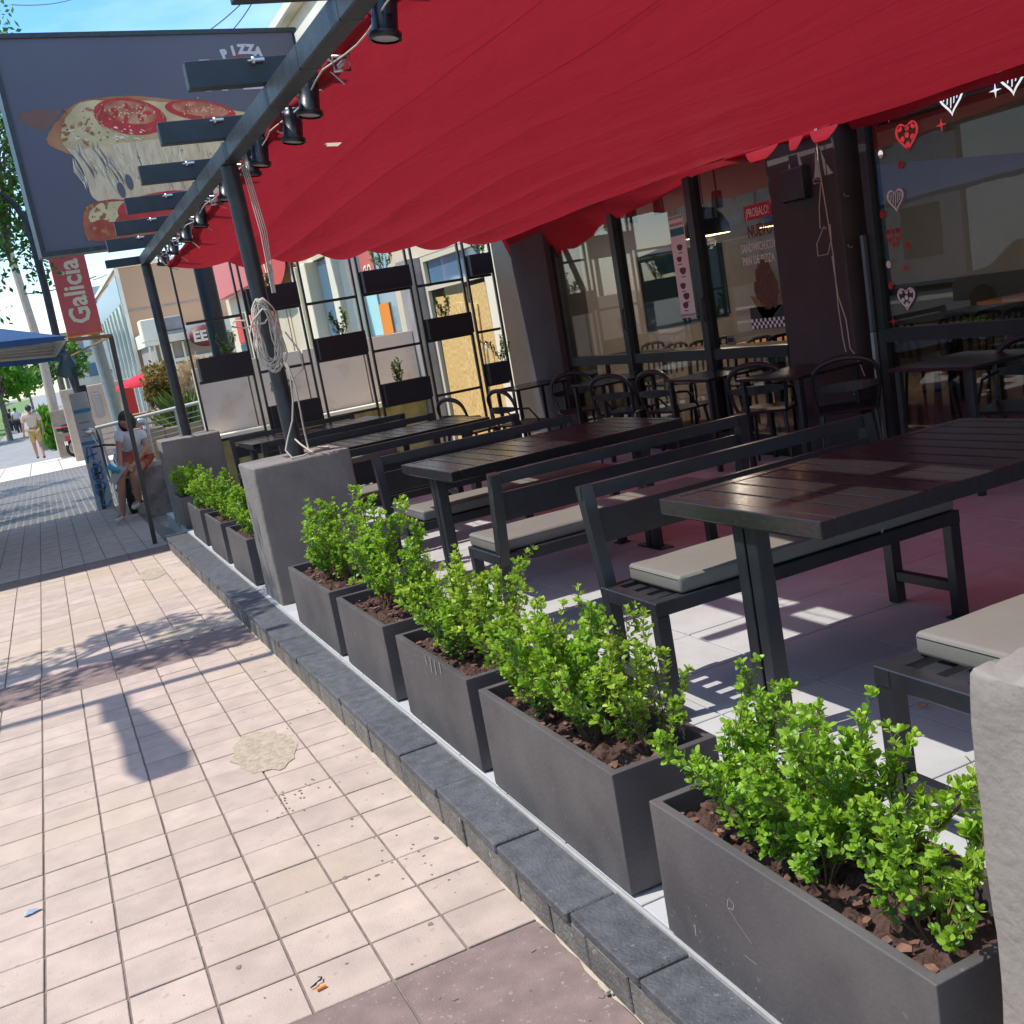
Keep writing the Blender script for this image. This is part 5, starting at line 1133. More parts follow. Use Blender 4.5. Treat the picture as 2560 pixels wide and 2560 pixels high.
for _ in range(2500):
    p = Vector((rs.uniform(1.2,2.6),rs.uniform(15.5,18.0),-.42)); gs.append((p,Vector((rs.gauss(0,.3),rs.gauss(0,.3),1)),Vector((1,0,0)),rs.uniform(.08,.20),rs.random()))
leafmesh('grass', *leaf_arrays(gs,.10), M_grass, None)
def foliage(rs, clumps, n, L, tb=0):
    sp_ = []
    for _ in range(n):
        c, r = rs.choice(clumps); d = Vector((rs.gauss(0,1),rs.gauss(0,1),rs.gauss(0,1))).normalized(); p = Vector(c)+Vector((d.x*r[0],d.y*r[1],d.z*r[2]))*rs.uniform(.35,1)**.5
        sp_.append((p, Vector((rs.gauss(0,1),rs.gauss(0,1),rs.gauss(-.2,.8))), Vector((rs.gauss(0,1),rs.gauss(0,1),rs.gauss(0,1))), L*rs.uniform(.6,1.3), tb+.35*(d.z+1)*.5+rs.uniform(0,.5)))
    return sp_
def quadleaves(specs):
    V = []; F = []; T = []
    for p, d, u, L, tn in specs:
        d = d.normalized(); s = d.cross(u)
        if s.length < 1e-4: continue
        s = s.normalized()*L*.28; k = len(V); V += [p,p+d*L*.5+s,p+d*L,p+d*L*.5-s]; F.append((k,k+1,k+2,k+3)); T += [tn]*4
    return V, F, T
def tree(loc, h, cr, label, m=M_leaft, n=2600, L=.12, group=None, ncl=16, tr=.09, seed=0, crown_z=None, fruit=0, lean=(0,0), cat='tree', name='street_tree'):
    rs = random.Random(seed); loc = Vector(loc); t = wthing(name, loc, label, cat, group); cz = crown_z or h*.68; top = loc+Vector((lean[0],lean[1],cz))
    q = MB().tube([loc-Vector((0,0,.1)),loc.lerp(top,.5)+Vector((rs.uniform(-.05,.05),0,0)),top],[tr,tr*.75,tr*.5],9); cl = []
    for i in range(ncl):
        a = rs.uniform(0,6.28); e = rs.uniform(-.6,1); rr_ = rs.uniform(.35,.85); c = top+Vector((math.cos(a)*cr[0]*rr_,math.sin(a)*cr[1]*rr_,e*cr[2]*.8)); s = rs.uniform(.22,.42)
        cl.append((c,(cr[0]*s,cr[1]*s,cr[2]*s*.8))); q.tube([top-Vector((0,0,rs.uniform(.1,.5)*cr[2])),top.lerp(c,.5)+Vector((0,0,-.1)),c],[tr*.35,tr*.2,tr*.08],5)
    q.build('trunk', M_trunk, t); leafmesh('crown', *[[v-loc for v in x] if i == 0 else x for i, x in enumerate(quadleaves(foliage(rs,cl,n,L)))], m, t)
    for i in range(fruit):
        c, r = rs.choice(cl); MB().sphere(c+Vector((rs.uniform(-1,1)*r[0],rs.uniform(-1,1)*r[1],rs.uniform(-1,1)*r[2])),.04,6).build('fruit', M_fruit, t)
    return t
tree((-1.9,14.6,-.4),7,(.62,.9,3.0),'orange tree with dark leaves and a few fruits at the left edge of the photo',M_leaft,5200,.085,ncl=36,crown_z=4.9,fruit=24,seed=1,lean=(1.25,0))
tree((-1.9,22,-.55),9,(1.15,1.3,3.6),'leafy tree behind the lamp post at the left edge',M_leaft,5600,.12,ncl=44,crown_z=6.2,fruit=0,seed=2,lean=(1.95,0))
tree((-2.3,7.35,-.25),5,(1.25,.75,.7),'small street tree outside the left edge whose shade dapples the pavement',M_leaft,2300,.10,ncl=20,crown_z=4.2,seed=3)
tree((-3.4,19.5,-.4),6,(1.6,1.5,1.0),'street tree outside the left edge shading the tactile paving, nearer one',M_leaft,2400,.13,ncl=16,crown_z=4.4,seed=91)
tree((-3.6,25.5,-.5),6,(1.6,1.8,1.0),'street tree outside the left edge shading the tactile paving, farther one',M_leaft,2400,.13,ncl=16,crown_z=4.4,seed=92)
# lamp whose shadow lies on the pavement
la = wthing('street_lantern', (-4.0,6.4,-.2), 'street lamp outside the left edge casting its arm and head shadow on the tiles', 'street lamp')
MB().tube([(-4.0,6.4,-.25),(-4.0,6.4,4.6)],.07,10).build('pole', M_steel, la); MB().tube([(-4.0,6.4,4.5),(-1.35,6.32,4.5)],.045,8).build('arm', M_steel, la); MB().tube([(-4.0,6.4,4.0),(-2.6,6.36,4.5)],.03,6).build('strut', M_steel, la)
MB().tube([(-2.36,6.35,4.46),(-2.34,5.9,4.42)],.07,8).prism([(-.05,0),(.05,0),(.09,-.5),(.12,-.95),(.08,-1.12),(-.07,-1.12),(-.11,-.95),(-.07,-.5)],.10,Matrix.Translation((-2.28,6.0,4.32))@Matrix.Rotation(.09,4,'Z')).build('lamp_head', M_steel, la)
bush = wthing('brown_bush', (2,20.5,-.5), 'rounded brownish bush behind the pipe railing', 'bush')
c1_ = atY(400,945,20); c2_ = atY(425,985,20); rs = random.Random(21)
leafmesh('foliage', *[[v-bush.location for v in x] if i == 0 else x for i, x in enumerate(quadleaves(foliage(rs,[(c1_,(.32,.4,.30)),(c2_,(.3,.4,.3)),(c2_+Vector((.1,0,-.4)),(.35,.4,.3)),(c1_+Vector((-.1,0,-.25)),(.25,.3,.25))],3200,.085)))], M_leafb, bush)
MB().tube([(c2_.x,20.2,-.5),c2_],.03,6).tube([(c2_.x-.1,20.2,-.5),c1_],.025,6).build('stem', M_stem, bush)
pg = wthing('pampas_grass', (2.3,19,-.45), 'pampas grass with tall cream plumes behind the far pergola post', 'grass clump')
bs_ = []; pls = []; b0_ = atY(475,1085,19); b0_.z = -.45
for _ in range(700):
    a = rs.uniform(0,6.28); bs_.append((b0_+Vector((rs.gauss(0,.12),rs.gauss(0,.12),rs.uniform(0,.9))), Vector((math.cos(a)*rs.uniform(.2,1.1),math.sin(a)*.5,1.0)), Vector((1,0,0)), rs.uniform(.4,.8), rs.random()))
leafmesh('blades', *[[v-pg.location for v in x] if i == 0 else x for i, x in enumerate(leaf_arrays(bs_,.035))], M_grass, pg)
for k, (x, y) in enumerate(((450,915),(465,905),(485,890),(500,900),(515,895),(440,940),(475,935),(525,905),(535,915))):
    tp = atY(x,y,19); dn = (b0_-tp).normalized(); pp_ = []
    for _ in range(220): s = rs.random(); w = .045*math.sin(math.pi*min(1,s*1.1+.05)); pp_.append((tp+dn*s*.42+Vector((rs.gauss(0,w),rs.gauss(0,w),rs.gauss(0,.02))), Vector((rs.gauss(0,.5),rs.gauss(0,.4),.7)), Vector((1,1,0)), .07, rs.random()))
    V_, F_, T_ = leaf_arrays(pp_,.2); pl_o = leafmesh('plume', [v-pg.location for v in V_], F_, T_, M_plume, pg)
    MB().tube([tp+dn*.4,b0_],.006,4).build('stalk', M_stem, pg)
# red parasol with tables
ps = wthing('red_parasol', (2.4,30,-.6), 'red market parasol behind the tan railing wall', 'parasol'); c = atY(352,934,30)
MB().lathe([(.001,.0),(.35,-.09),(.75,-.26),(.76,-.34)],10,c).build('cloth', M_pinkf, ps, fix=False); MB().tube([c,(c.x,c.y,-.6)],.03,8).build('pole', M_pipe, ps)
v = atY(328,1010,29.5); tag(MB().bbox(v.x-.14,v.x+.14,29.4,29.6,-.6,v.z+.45,.02).build('red_board', M_logo, org=(v.x,29.5,-.6)), 'bright red standing board under the parasol', 'board')
t = wthing('picnic_table', (2.5,28,-.55), 'dark wooden picnic table below the parasol', 'table'); v = atY(372,1032,28)
MB().bbox(v.x-.5,v.x+.5,27.7,28.3,v.z-.02,v.z+.04,.01).build('top', M_dfr, t); MB().box(v.x-.6,v.x+.6,27.3,27.5,v.z-.25,v.z-.2).build('seat', M_dfr, t)
for s in (-.35,.35): MB().bar((v.x+s-.1,28,-.55),(v.x+s+.1,28,v.z),.06).bar((v.x+s+.1,28,-.55),(v.x+s-.1,28,v.z),.06).build('leg', M_dfr, t)
# parapet with plaques
pw = wthing('plaque_wall', (1.6,33,-.7), 'beige wall with dark square plaques behind the grey pole', 'wall')
a = atY(146,975,33); b = atY(305,935,33); MB().bbox(a.x,b.x+.2,32.9,33.2,-.8,a.z-.02,.02).build('wall', mat('beige_render',(.46,.38,.30),.9,n=.06), pw)
for x0,y0,x1,y1 in ((230,985,262,1040),(272,975,300,1008)): p = atY(x0,y0,32.85); q_ = atY(x1,y1,32.85); MB().bbox(p.x,q_.x,32.84,32.898,q_.z,p.z,.01).build('plaque', M_conc, pw)
# beige building
M_bei = mat('salmon_render', (.50,.30,.185), .9, n=.04, ns=.5)
bg_ = wthing('beige_building', (6,46,-.8), 'large salmon beige building with a horizontal joint line', 'building')
a = atY(287,672,45); MB().box(a.x,14,45,60,-.8,a.z+.0).build('wall', M_bei, bg_); MB().box(a.x-.05,14.05,44.9,60.05,a.z+.002,a.z+.16).build('roof', M_bankw, bg_)
j = atY(380,770,44.98); MB().box(a.x+.01,13,44.97,44.999,j.z,j.z+.05).build('joint_line', M_conc, bg_); MB().box(a.x-.04,a.x+.10,44.93,44.999,-.8,a.z).build('corner_trim', M_bankw, bg_)
sh = wthing('corner_shop', (6.5,40,-.8), 'low corner shop with white window bars and an oval dark red sign', 'building')
a = atY(385,880,40); b = atY(560,1010,40); MB().box(a.x,9,40,44.8,-.8,a.z+.25).build('wall', mat('grey_shop',(.34,.30,.27),.9), sh)
MB().box(a.x-.1,9.1,39.7,44.85,a.z+.252,a.z+.75).build('roof', M_bankw, sh)
for x, y in ((388,930),(400,928),(414,925),(440,918),(470,915)):
    p = atY(x,y,39.9); MB().bar((p.x,39.93,-.8),(p.x,39.93,a.z+.2),.07).build('window_bar', M_bankw, sh)
MB().box(a.x,8,39.9,39.96,1.6,1.72).build('window_rail', M_bankw, sh)
c = atY(517,838,39.6); os_ = wthing('oval_sign', c, 'oval dark red sign with white letters EE on the corner shop', 'sign')
MB().lathe([(.001,.0),(.62,0),(.62,.08),(.001,.08)],28,c,Matrix.Rotation(R(90),4,'X')@Matrix.Diagonal((1,.62,1,1))).build('board', mat('oval_red',(.16,.02,.02),.5), os_); text('sign_letter','EE',.50,M_bankw,frame((c.x-.50,c.y-.09,c.z-.16),(1,0,0),(0,0,1)),os_,.002,1.0,bold=.02)
v = atY(380,828,38.5); tag(MB().bbox(v.x-.38,v.x+.42,38,39,v.z-.35,v.z+.4,.03).box(v.x-.38,v.x+.42,37.99,38,v.z-.5,v.z-.36).build('awning', M_bankw, org=v), 'white awning box behind the far pergola post', 'awning')
v = atY(431,812,38.5); tag(MB().bbox(v.x-.3,v.x+.3,38,38.6,v.z-.2,v.z+.28,.04).box(v.x-.35,v.x+.35,37.9,38.6,v.z-.3,v.z-.21).build('air_conditioner', M_conc, org=v), 'dark grey box unit right of the far pergola post', 'air conditioner')
# metal clad building and buildings down the street
mc = wthing('metal_building', (5,55,-.9), 'blue grey metal clad building with glass ground floor beside the salmon building', 'building')
a = atY(285,690,45.2); M_clad = mat('blue_cladding',(.30,.40,.48),.35,.3,n=.05,ns=1); MB().box(a.x+.02,14,60.1,85,1.9,a.z+.9).build('wall', M_clad, mc)
b = atY(262,800,52); MB().box(a.x+.02,a.x+.2,45.2,60,b.z+.2,a.z).build('wall', M_clad, mc); MB().box(a.x+.03,a.x+.15,45.2,62,-.9,b.z+.2).build('glass_wall', mat('teal_glass',(.12,.19,.21),.15), mc)
for k in range(7): MB().box(a.x-.02,a.x+.03,46+k*2.2,46.15+k*2.2,-.9,b.z+.2).build('column', M_bankw, mc)
for i, (x0,x1,z,y,m,l) in enumerate(((1.9,5,5.5,95,M_conc,'grey building down the street behind the Galicia sign'),(1.6,6,3.2,70,M_bankw,'white low building down the street left of the grey pole'),(2.6,9,7,130,M_bei,'distant tan block at the end of the street'))):
    t = wthing('street_building', ((x0+x1)/2,y,-1), l, 'building', 'buildings down the street'); MB().box(x0,x1,y,y+20,-1,z).build('wall', m, t)
    for k in range(4):
        for r_ in range(2): MB().box(x0+.3+k*(x1-x0)/4.2,x0+.3+(k+.55)*(x1-x0)/4.2,y-.03,y-.002,.3+r_*z*.45,.3+r_*z*.45+z*.25).build('window', M_bluegl, t)
    MB().box(x0-.1,x1+.1,y-.1,y+20,z+.002,z+.2).build('roof', M_conc, t)
rs = random.Random(33)
for i, (x,y,h) in enumerate(((-6,60,8),(-4.2,75,8),(-7,85,9),(-3.0,100,9),(-5,120,11),(-1.2,140,10),(-2,62,6))): tree((x,y,-.85),h,(2.6,2.6,h*.33),['bright green tree nearest on the left of the promenade','bright green tree second along the promenade','tall green tree behind the verge','green tree at mid distance on the verge','large far green tree','farthest green tree over the promenade end','rounded tree right beside the walking man'][i],M_leafg if i in (0,1,6) else M_leaft,3000,.34,'trees along the promenade',ncl=22,crown_z=h*.5,seed=40+i,tr=.16)
for i, (x,y) in enumerate(((.9,48),(1.3,56),(1.2,66),(1.6,78),(1.5,92))): tree((x,y,-.85),6,(1.0,1.0,1.0),['thin tree with drooping dark leaves nearest beyond the timber pole','thin street tree second beyond the timber pole','thin street tree third beyond the pole','thin street tree fourth beyond the pole','thin street tree farthest in the row'][i],M_leafd,900,.28,'thin trees on the building side',ncl=10,crown_z=3.2+.4*i,seed=60+i,tr=.11)
hd = wthing('green_hedge', (.8,46,-.8), 'tall bright grass clump behind the walking man', 'bush'); rs = random.Random(5); c = atY(128,1078,44)
leafmesh('foliage', *[[v-hd.location for v in x] if i == 0 else x for i, x in enumerate(quadleaves([(p,Vector((rs.gauss(0,.2),rs.gauss(0,.2),1)),u,L*1.5,tn) for p,d,u,L,tn in foliage(rs,[(c+Vector((0,0,dz)),(.35,.3,.4)) for dz in (-.4,0,.4)],1500,.2)]))], M_leafg, hd)
tag(MB().bbox(c.x-.5,c.x+.1,45,45.2,-.85,c.z+.9,.02).build('utility_cabinet', mat('grey_green',(.20,.27,.25),.6), org=(c.x,45,-.8)), 'grey green utility cabinet behind the bright grass', 'cabinet')
# overhead wires
def wire(p, q, sag, label, r=.018):
    p = Vector(p); q = Vector(q); tag(MB().tube([p.lerp(q,t/14)-Vector((0,0,4*sag*(t/14)*(1-t/14))) for t in range(15)],r,5).build('overhead_wire', M_black, org=p), label, 'wire', 'overhead wires')
wire(atY(30,12,30),atY(200,-8,40),.1,'thin overhead wire in the top left corner',.015)
wire(atY(440,120,40),atY(640,-30,34),.2,'overhead wire left of two above the billboard'); wire(atY(500,125,40),atY(640,-10,34),.3,'overhead wire second of two above the billboard'); wire(atY(620,110,40),atY(760,-20,30),.1,'overhead wire near the cream cornice')
wire(atY(232,700,50),atY(300,660,50),.1,'overhead wire between the red sign and the salmon building'); wire(atY(60,735,35),atY(240,690,35),.1,'low overhead wire crossing behind the red sign')
wire(atY(225,760,50),atY(300,675,50),.05,'steep overhead wire beside the salmon building')
# ---------------- people ----------------
FAT = [1.0]
def skin(name, V, Ed, m, parent, sub_=2, smooth=True):
    me = bpy.data.meshes.new(name+'_s'); me.from_pydata([tuple(Vector(v[0])-Vector(parent['_o'])) for v in V], Ed, [])
    o = bpy.data.objects.new(name+'_s', me); COL.objects.link(o); md = o.modifiers.new('s','SKIN'); o.modifiers.new('u','SUBSURF').levels = sub_; o.modifiers['u'].render_levels = sub_
    for i, v in enumerate(V):
        r_ = v[1] if isinstance(v[1], tuple) else (v[1],v[1]); me.skin_vertices[0].data[i].radius = (r_[0]*FAT[0],r_[1]*FAT[0])
    me.skin_vertices[0].data[0].use_root = True
    dg = bpy.context.evaluated_depsgraph_get(); nm = bpy.data.meshes.new_from_object(o.evaluated_get(dg)); bpy.data.objects.remove(o)
    nm.name = name; nm.materials.clear(); nm.materials.append(m); nm.polygons.foreach_set('use_smooth',[True]*len(nm.polygons)); return link(name, nm, parent)
M_skin = mat('skin', (.40,.20,.125), .55, n=.05, ns=8); M_hair = mat('dark_hair', (.025,.016,.012), .6); M_tee = mat('white_tee', (.62,.62,.66), .9, bump=.3, bs=25)
M_rust = mat('rust_shorts', (.42,.085,.05), .85, bump=.3, bs=25); M_shoe = mat('pale_shoe', (.60,.57,.52), .8); M_beige = mat('beige_shirt', (.58,.43,.33), .9, bump=.4, bs=12); M_kh = mat('khaki', (.42,.29,.12), .9); M_dk = mat('dark_cloth', (.03,.03,.04), .9)
def person(J, label, mats, hair='short', fing=True, name='person'):
    """J: joint name -> world point"""
    o = (J['pel'].x, J['pel'].y, min(J['fl'].z,J['fr'].z)-.03); t = wthing(name, o, label, 'person'); V = []; E_ = []; ix = {}
    k = (J['head']-J['pel']).length/.72; b = mats.get('fat',1)
    def a(n, p, r_, pr=None): ix[n] = len(V); V.append((p,r_)); (E_.append((ix[pr],ix[n])) if pr else None)
    a('pel',J['pel'],(.12*k,.10*k)); a('ab',J['pel'].lerp(J['neck'],.42),(.115*k,.09*k),'pel'); a('ch',J['pel'].lerp(J['neck'],.78),(.135*k,.10*k),'ab'); a('nk',J['neck'],.052*k,'ch'); a('jaw',J['neck'].lerp(J['head'],.5),.056*k,'nk'); a('hd',J['head'],.088*k,'jaw'); a('tp',J['head']+(J['head']-J['neck']).normalized()*.07*k,.062*k,'hd')
    for s in 'lr':
        a('s'+s,J['s'+s],.052*k,'ch'); a('e'+s,J['e'+s],.038*k,'s'+s); a('w'+s,J['w'+s],.025*k,'e'+s); hd = (J['w'+s]-J['e'+s]).normalized(); a('h'+s,J['w'+s]+hd*.06*k,(.036*k,.02*k),'w'+s)
        side = hd.cross(Vector((0,1,0))).normalized()
        if fing:
            for q, (off, L) in enumerate(((-.030,.07),(-.010,.085),(.010,.08),(.028,.062))):
                p0 = J['w'+s]+hd*.085*k+side*off*k; a('f%s%d'%(s,q),p0,.011*k,'h'+s); a('g%s%d'%(s,q),p0+hd*L*k*.6+Vector((0,-.012,-.012))*k,.009*k,'f%s%d'%(s,q))
            a('t'+s,J['w'+s]+hd*.04*k-side*.045*k,.012*k,'h'+s)
        a('hp'+s,J['h'+s+'ip'],.092*k,'pel'); a('kn'+s,J['k'+s],.060*k,'hp'+s); a('cf'+s,J['k'+s].lerp(J['f'+s],.35),.056*k,'kn'+s); a('an'+s,J['f'+s],.036*k,'cf'+s); a('to'+s,J['f'+s]+J['toe'+s]*.16*k,.03*k,'an'+s)
    skin('body', V, E_, mats['skin'], t)
    nk = J['neck']; up = (nk-J['pel']).normalized()
    Vs = [(J['pel']+up*.05*k,(.150*k,.125*k)),(J['pel'].lerp(nk,.42),(.140*k,.118*k)),(J['pel'].lerp(nk,.78),(.158*k,.122*k)),(nk-up*.035*k,.066*k)]; Es = [(0,1),(1,2),(2,3)]
    for s in 'lr':
        i = len(Vs); Vs += [(J['s'+s],.074*k),(J['s'+s].lerp(J['e'+s],mats.get('sleeve',.55)),.066*k)]; Es += [(2,i),(i,i+1)]
    skin('shirt', Vs, Es, mats['top'], t)
    Vt = [(J['pel']+up*.03*k,(.145*k,.12*k))]; Et = []
    for s in 'lr':
        i = len(Vt); f_ = mats.get('leg',.55); Vt += [(J['h'+s+'ip'],.112*k),(J['h'+s+'ip'].lerp(J['k'+s],min(1,f_)),.088*k)]; Et += [(0,i),(i,i+1)]
        if f_ > 1: Vt.append((J['k'+s].lerp(J['f'+s],f_-1),.066*k)); Et.append((i+1,i+2))
    skin('shorts' if mats.get('leg',.55) < .8 else 'trousers', Vt, Et, mats['bottom'], t)
    for s in 'lr': skin('shoe', [(J['f'+s]+Vector((0,0,-.01)),.046*k),(J['f'+s]+J['toe'+s]*.10*k+Vector((0,0,-.03*k)),.043*k),(J['f'+s]+J['toe'+s]*.19*k+Vector((0,0,-.04*k)),.032*k)], [(0,1),(1,2)], mats['shoe'], t)
    hd = J['head']; F = J['face'].normalized(); rt = F.cross(Vector((0,0,1))).normalized(); hk = .1*k
    hq = MB().sphere(hd-F*.036*k+Vector((0,0,.022*k)),.104*k*b,14,(1,1,1.08))
    if hair == 'long': hq.sphere(hd-F*.06*k-Vector((0,0,.06*k))+rt*.05*k,.085*k*b,12,(1.05,1,1.35)).sphere(hd-F*.06*k-Vector((0,0,.05*k))-rt*.05*k,.08*k*b,12,(1,1,1.3))
    hq.build('hair', M_hair, t)
    q = MB()
    if fing:
        nb = hd+F*.088*k-Vector((0,0,.01*k)); q.sphere(nb,.016*k,8,(1,1,1.5)); q.build('nose', mats['skin'], t)
        for s in (-1,1): MB().sphere(hd+F*.080*k+rt*s*.032*k+Vector((0,0,.018*k)),.011*k,8,(1.3,1,.7)).build('eye', M_dk, t); MB().sphere(hd+rt*s*.088*k,.02*k,8,(.5,1,1.4)).build('ear', mats['skin'], t)
        MB().sphere(hd+F*.082*k-Vector((0,0,.046*k)),.016*k,8,(1.6,.6,.5)).build('mouth', M_rust, t)
    return t
Y0 = 14.35; A7 = lambda x, y, Y: atY(x*.24845, 900+y*.24845, Y)
FAT[0] = 1.28
J = dict(pel=A7(1390,985,14.5), neck=A7(1290,720,14.36), head=A7(1258,608,14.28), sl=A7(1195,755,14.30), sr=A7(1432,750,14.42), el=A7(1200,930,14.22), er=A7(1478,880,14.26), wl=A7(1215,1060,14.05), wr=A7(1340,1060,14.0),
 hlip=A7(1310,1000,14.42), hrip=A7(1450,1010,14.46), kl=A7(1215,1190,14.02), kr=A7(1345,1150,14.02), fl=A7(1240,1560,14.1), fr=A7(1400,1430,14.15), toel=Vector((-.75,-.6,-.15)), toer=Vector((-.7,-.7,-.1)), face=Vector((-.55,-.8,-.12)))
wm = person(J, 'seated woman in white tee and rust shorts holding a blue cup and papers', dict(skin=M_skin,top=M_tee,bottom=M_rust,shoe=M_shoe,leg=.5,fat=1.2), 'long')
FAT[0] = 1.12
c = A7(1145,1095,13.9); M = Matrix.Translation(c)@Matrix.Rotation(-.85,4,'Y'); tag(MB().lathe([(.001,-.075),(.028,-.075),(.040,.075),(.036,.075),(.001,.06)],14,(0,0,0),M).build('blue_cup', mat('cup_blue',(.03,.36,.55),.5), org=c), 'light blue cup in the hand of the seated woman', 'cup')
pA = [A7(*p) for p in ((1085,1225,13.88),(1165,1245,13.9),(1270,1085,13.96),(1200,1070,13.94))]; q = MB().add([p+Vector((0,0,dz)) for dz in (0,.008) for p in pA],[(0,1,2,3),(7,6,5,4),(0,4,5,1),(1,5,6,2),(2,6,7,3),(3,7,4,0)]); tag(q.build('papers', M_tot, org=pA[0]), 'sheaf of papers resting on the knees of the seated woman', 'papers')
for i, (x0,x1,y0,y1,z1,l) in enumerate(((.93,1.42,14.3,14.75,J['pel'].z-.10,'rough stone block the woman sits on'),(1.2,1.55,13.6,14.2,.18,'rough pinkish stone block between the woman and the far pier'))):
    tag(MB().bbox(x0,x1,y0,y1,-.45,z1,.03).build('stone_block', mat('rough_stone%d'%i,(.30,.23,.20),.95,n=.3,ns=9,bump=1,bs=25), org=((x0+x1)/2,y0,-.4)), l, 'stone block', 'stone blocks at the terrace corner')
def walker(px_, py_, Y, h, label, mats, face=Vector((0,1,0)), sw_=.14, fing=True, lean=0):
    f = atY(px_,py_,Y); R_ = lambda x, y, z: f+Vector((x,y,z))*h
    J = dict(pel=R_(0,0,.53),neck=R_(.0,.0,.84),head=R_(.0,.01,.92),sl=R_(-.115,0,.81),sr=R_(.115,0,.81),el=R_(-.16,.02,.64),er=R_(.16,-.05,.64),wl=R_(-.175,.07,.50),wr=R_(.15,-.06,.50),hlip=R_(-.05,0,.51),hrip=R_(.05,0,.51),kl=R_(-.055,.05,.285),kr=R_(.055,-.0,.285),fl=R_(-.05,sw_,.045),fr=R_(.06,-sw_,.05),toel=Vector((0,1,0)),toer=Vector((0,1,-.1)),face=face)
    return person(J,label,mats,'short',fing)
wk = walker(103,1147,36.5,1.74,'man walking away in a loose beige shirt and khaki shorts', dict(skin=M_skin,top=M_beige,bottom=M_kh,shoe=M_dk,leg=.95,sleeve=.8))
walker(53,1088,72,1.75,'distant person in a white shirt and dark trousers ahead of the walking man', dict(skin=M_skin,top=M_tee,bottom=M_dk,shoe=M_dk,leg=1.8), fing=False)
walker(38,1084,78,1.7,'distant person in dark clothes, right one of a pair', dict(skin=M_skin,top=M_dk,bottom=M_dk,shoe=M_dk,leg=1.8), fing=False)
walker(28,1085,79,1.7,'distant person in dark clothes, left one of a pair', dict(skin=M_skin,top=M_dk,bottom=M_dk,shoe=M_dk,leg=1.8), fing=False)
# ---------------- motorcycles ----------------
def moto(loc, rz, label, body, box):
    t = thing('motorcycle', loc, label, 'motorcycle', None, rz)    # nose towards +x
    M_ty = MATS.get('tyre') or mat('tyre',(.02,.02,.02),.9)
    for x in (-.62,.66):
        w = MB().tube([(x+.25*math.cos(a),0,.30+.25*math.sin(a)) for a in [2*math.pi*i/24 for i in range(24)]],.05,8,closed=True).build('wheel', M_ty, t)
        MB().tube([(x+.19*math.cos(a),0,.30+.19*math.sin(a)) for a in [2*math.pi*i/24 for i in range(24)]],.014,6,closed=True).build('rim', M_chrome, w)
        q = MB()
        for i in range(8): a = math.pi*i/4; q.tube([(x,0,.3),(x+.19*math.cos(a),0,.3+.19*math.sin(a))],.007,4)
        q.tube([(x,-.06,.3),(x,.06,.3)],.04,10); q.build('hub', M_chrome, w)
        MB().tube([(x+.32*math.cos(a),0,.30+.32*math.sin(a)) for a in [R(40)+R(100)*i/8 for i in range(9)]],.045,6).build('mudguard', body, t)
    MB().bbox(-.18,.22,-.13,.13,.25,.52,.03).tube([(0,-.1,.4),(.12,-.18,.32),(-.2,-.16,.25),(-.75,-.16,.32)],.035,8).build('engine', M_steel, t)
    q = MB().tube([(-.62,.07,.3),(-.2,.07,.35),(.1,.05,.62),(.42,0,.82)],.022,6); q.tube([(-.62,-.07,.3),(-.2,-.07,.35),(.1,-.05,.62)],.022,6).tube([(-.62,.09,.3),(-.55,.1,.68)],.025,6).tube([(-.62,-.09,.3),(-.55,-.1,.68)],.025,6); q.build('frame', M_black, t)
    for s in (-1,1): MB().tube([(.66,s*.08,.3),(.45,s*.08,.92)],.022,8).build('fork', M_chrome, t)
    MB().sphere((.18,0,.74),.2,12,(1.3,.75,.62)).build('tank', body, t)
    MB().bbox(-.62,.0,-.13,.13,.70,.80,.035).build('saddle', M_dk, t)
    MB().bbox(-.82,-.45,-.09,.09,.60,.69,.03).build('tail', body, t); MB().sphere((-.84,0,.66),.045,8,(.6,1.5,1)).build('tail_light', M_logo, t)
    MB().box(-.87,-.86,-.1,.1,.42,.55).build('plate', M_tee, t)
    MB().tube([(.30,-.36,.98),(.42,-.2,.99),(.45,0,.95),(.42,.2,.99),(.30,.36,.98)],.014,6).build('handlebar', M_black, t)
    MB().sphere((.56,0,.84),.1,12,(.8,1,1)).build('headlight', M_lens, t)
    for s in (-1,1): MB().tube([(.38,s*.27,.99),(.36,s*.33,1.17)],.006,5).sphere((.35,s*.34,1.2),.055,10,(.3,1.3,.9)).build('mirror', M_chrome, t)
    if box: MB().bbox(-1.0,-.58,-.2,.2,.82,1.08,.06).build('top_box', M_blackg, t); MB().bbox(-1.02,-.56,-.21,.21,.985,1.02,.01).build('box_band', M_logo, t)
    return t
v = atY(189,1119,36); moto((v.x+.55,36.3,v.z-.30), R(25), 'red motorcycle with a black top box parked behind the totem', M_logo, True)
moto((.86,15.75,-.42), R(-97), 'dark motorcycle parked behind the seated woman', M_black, False)
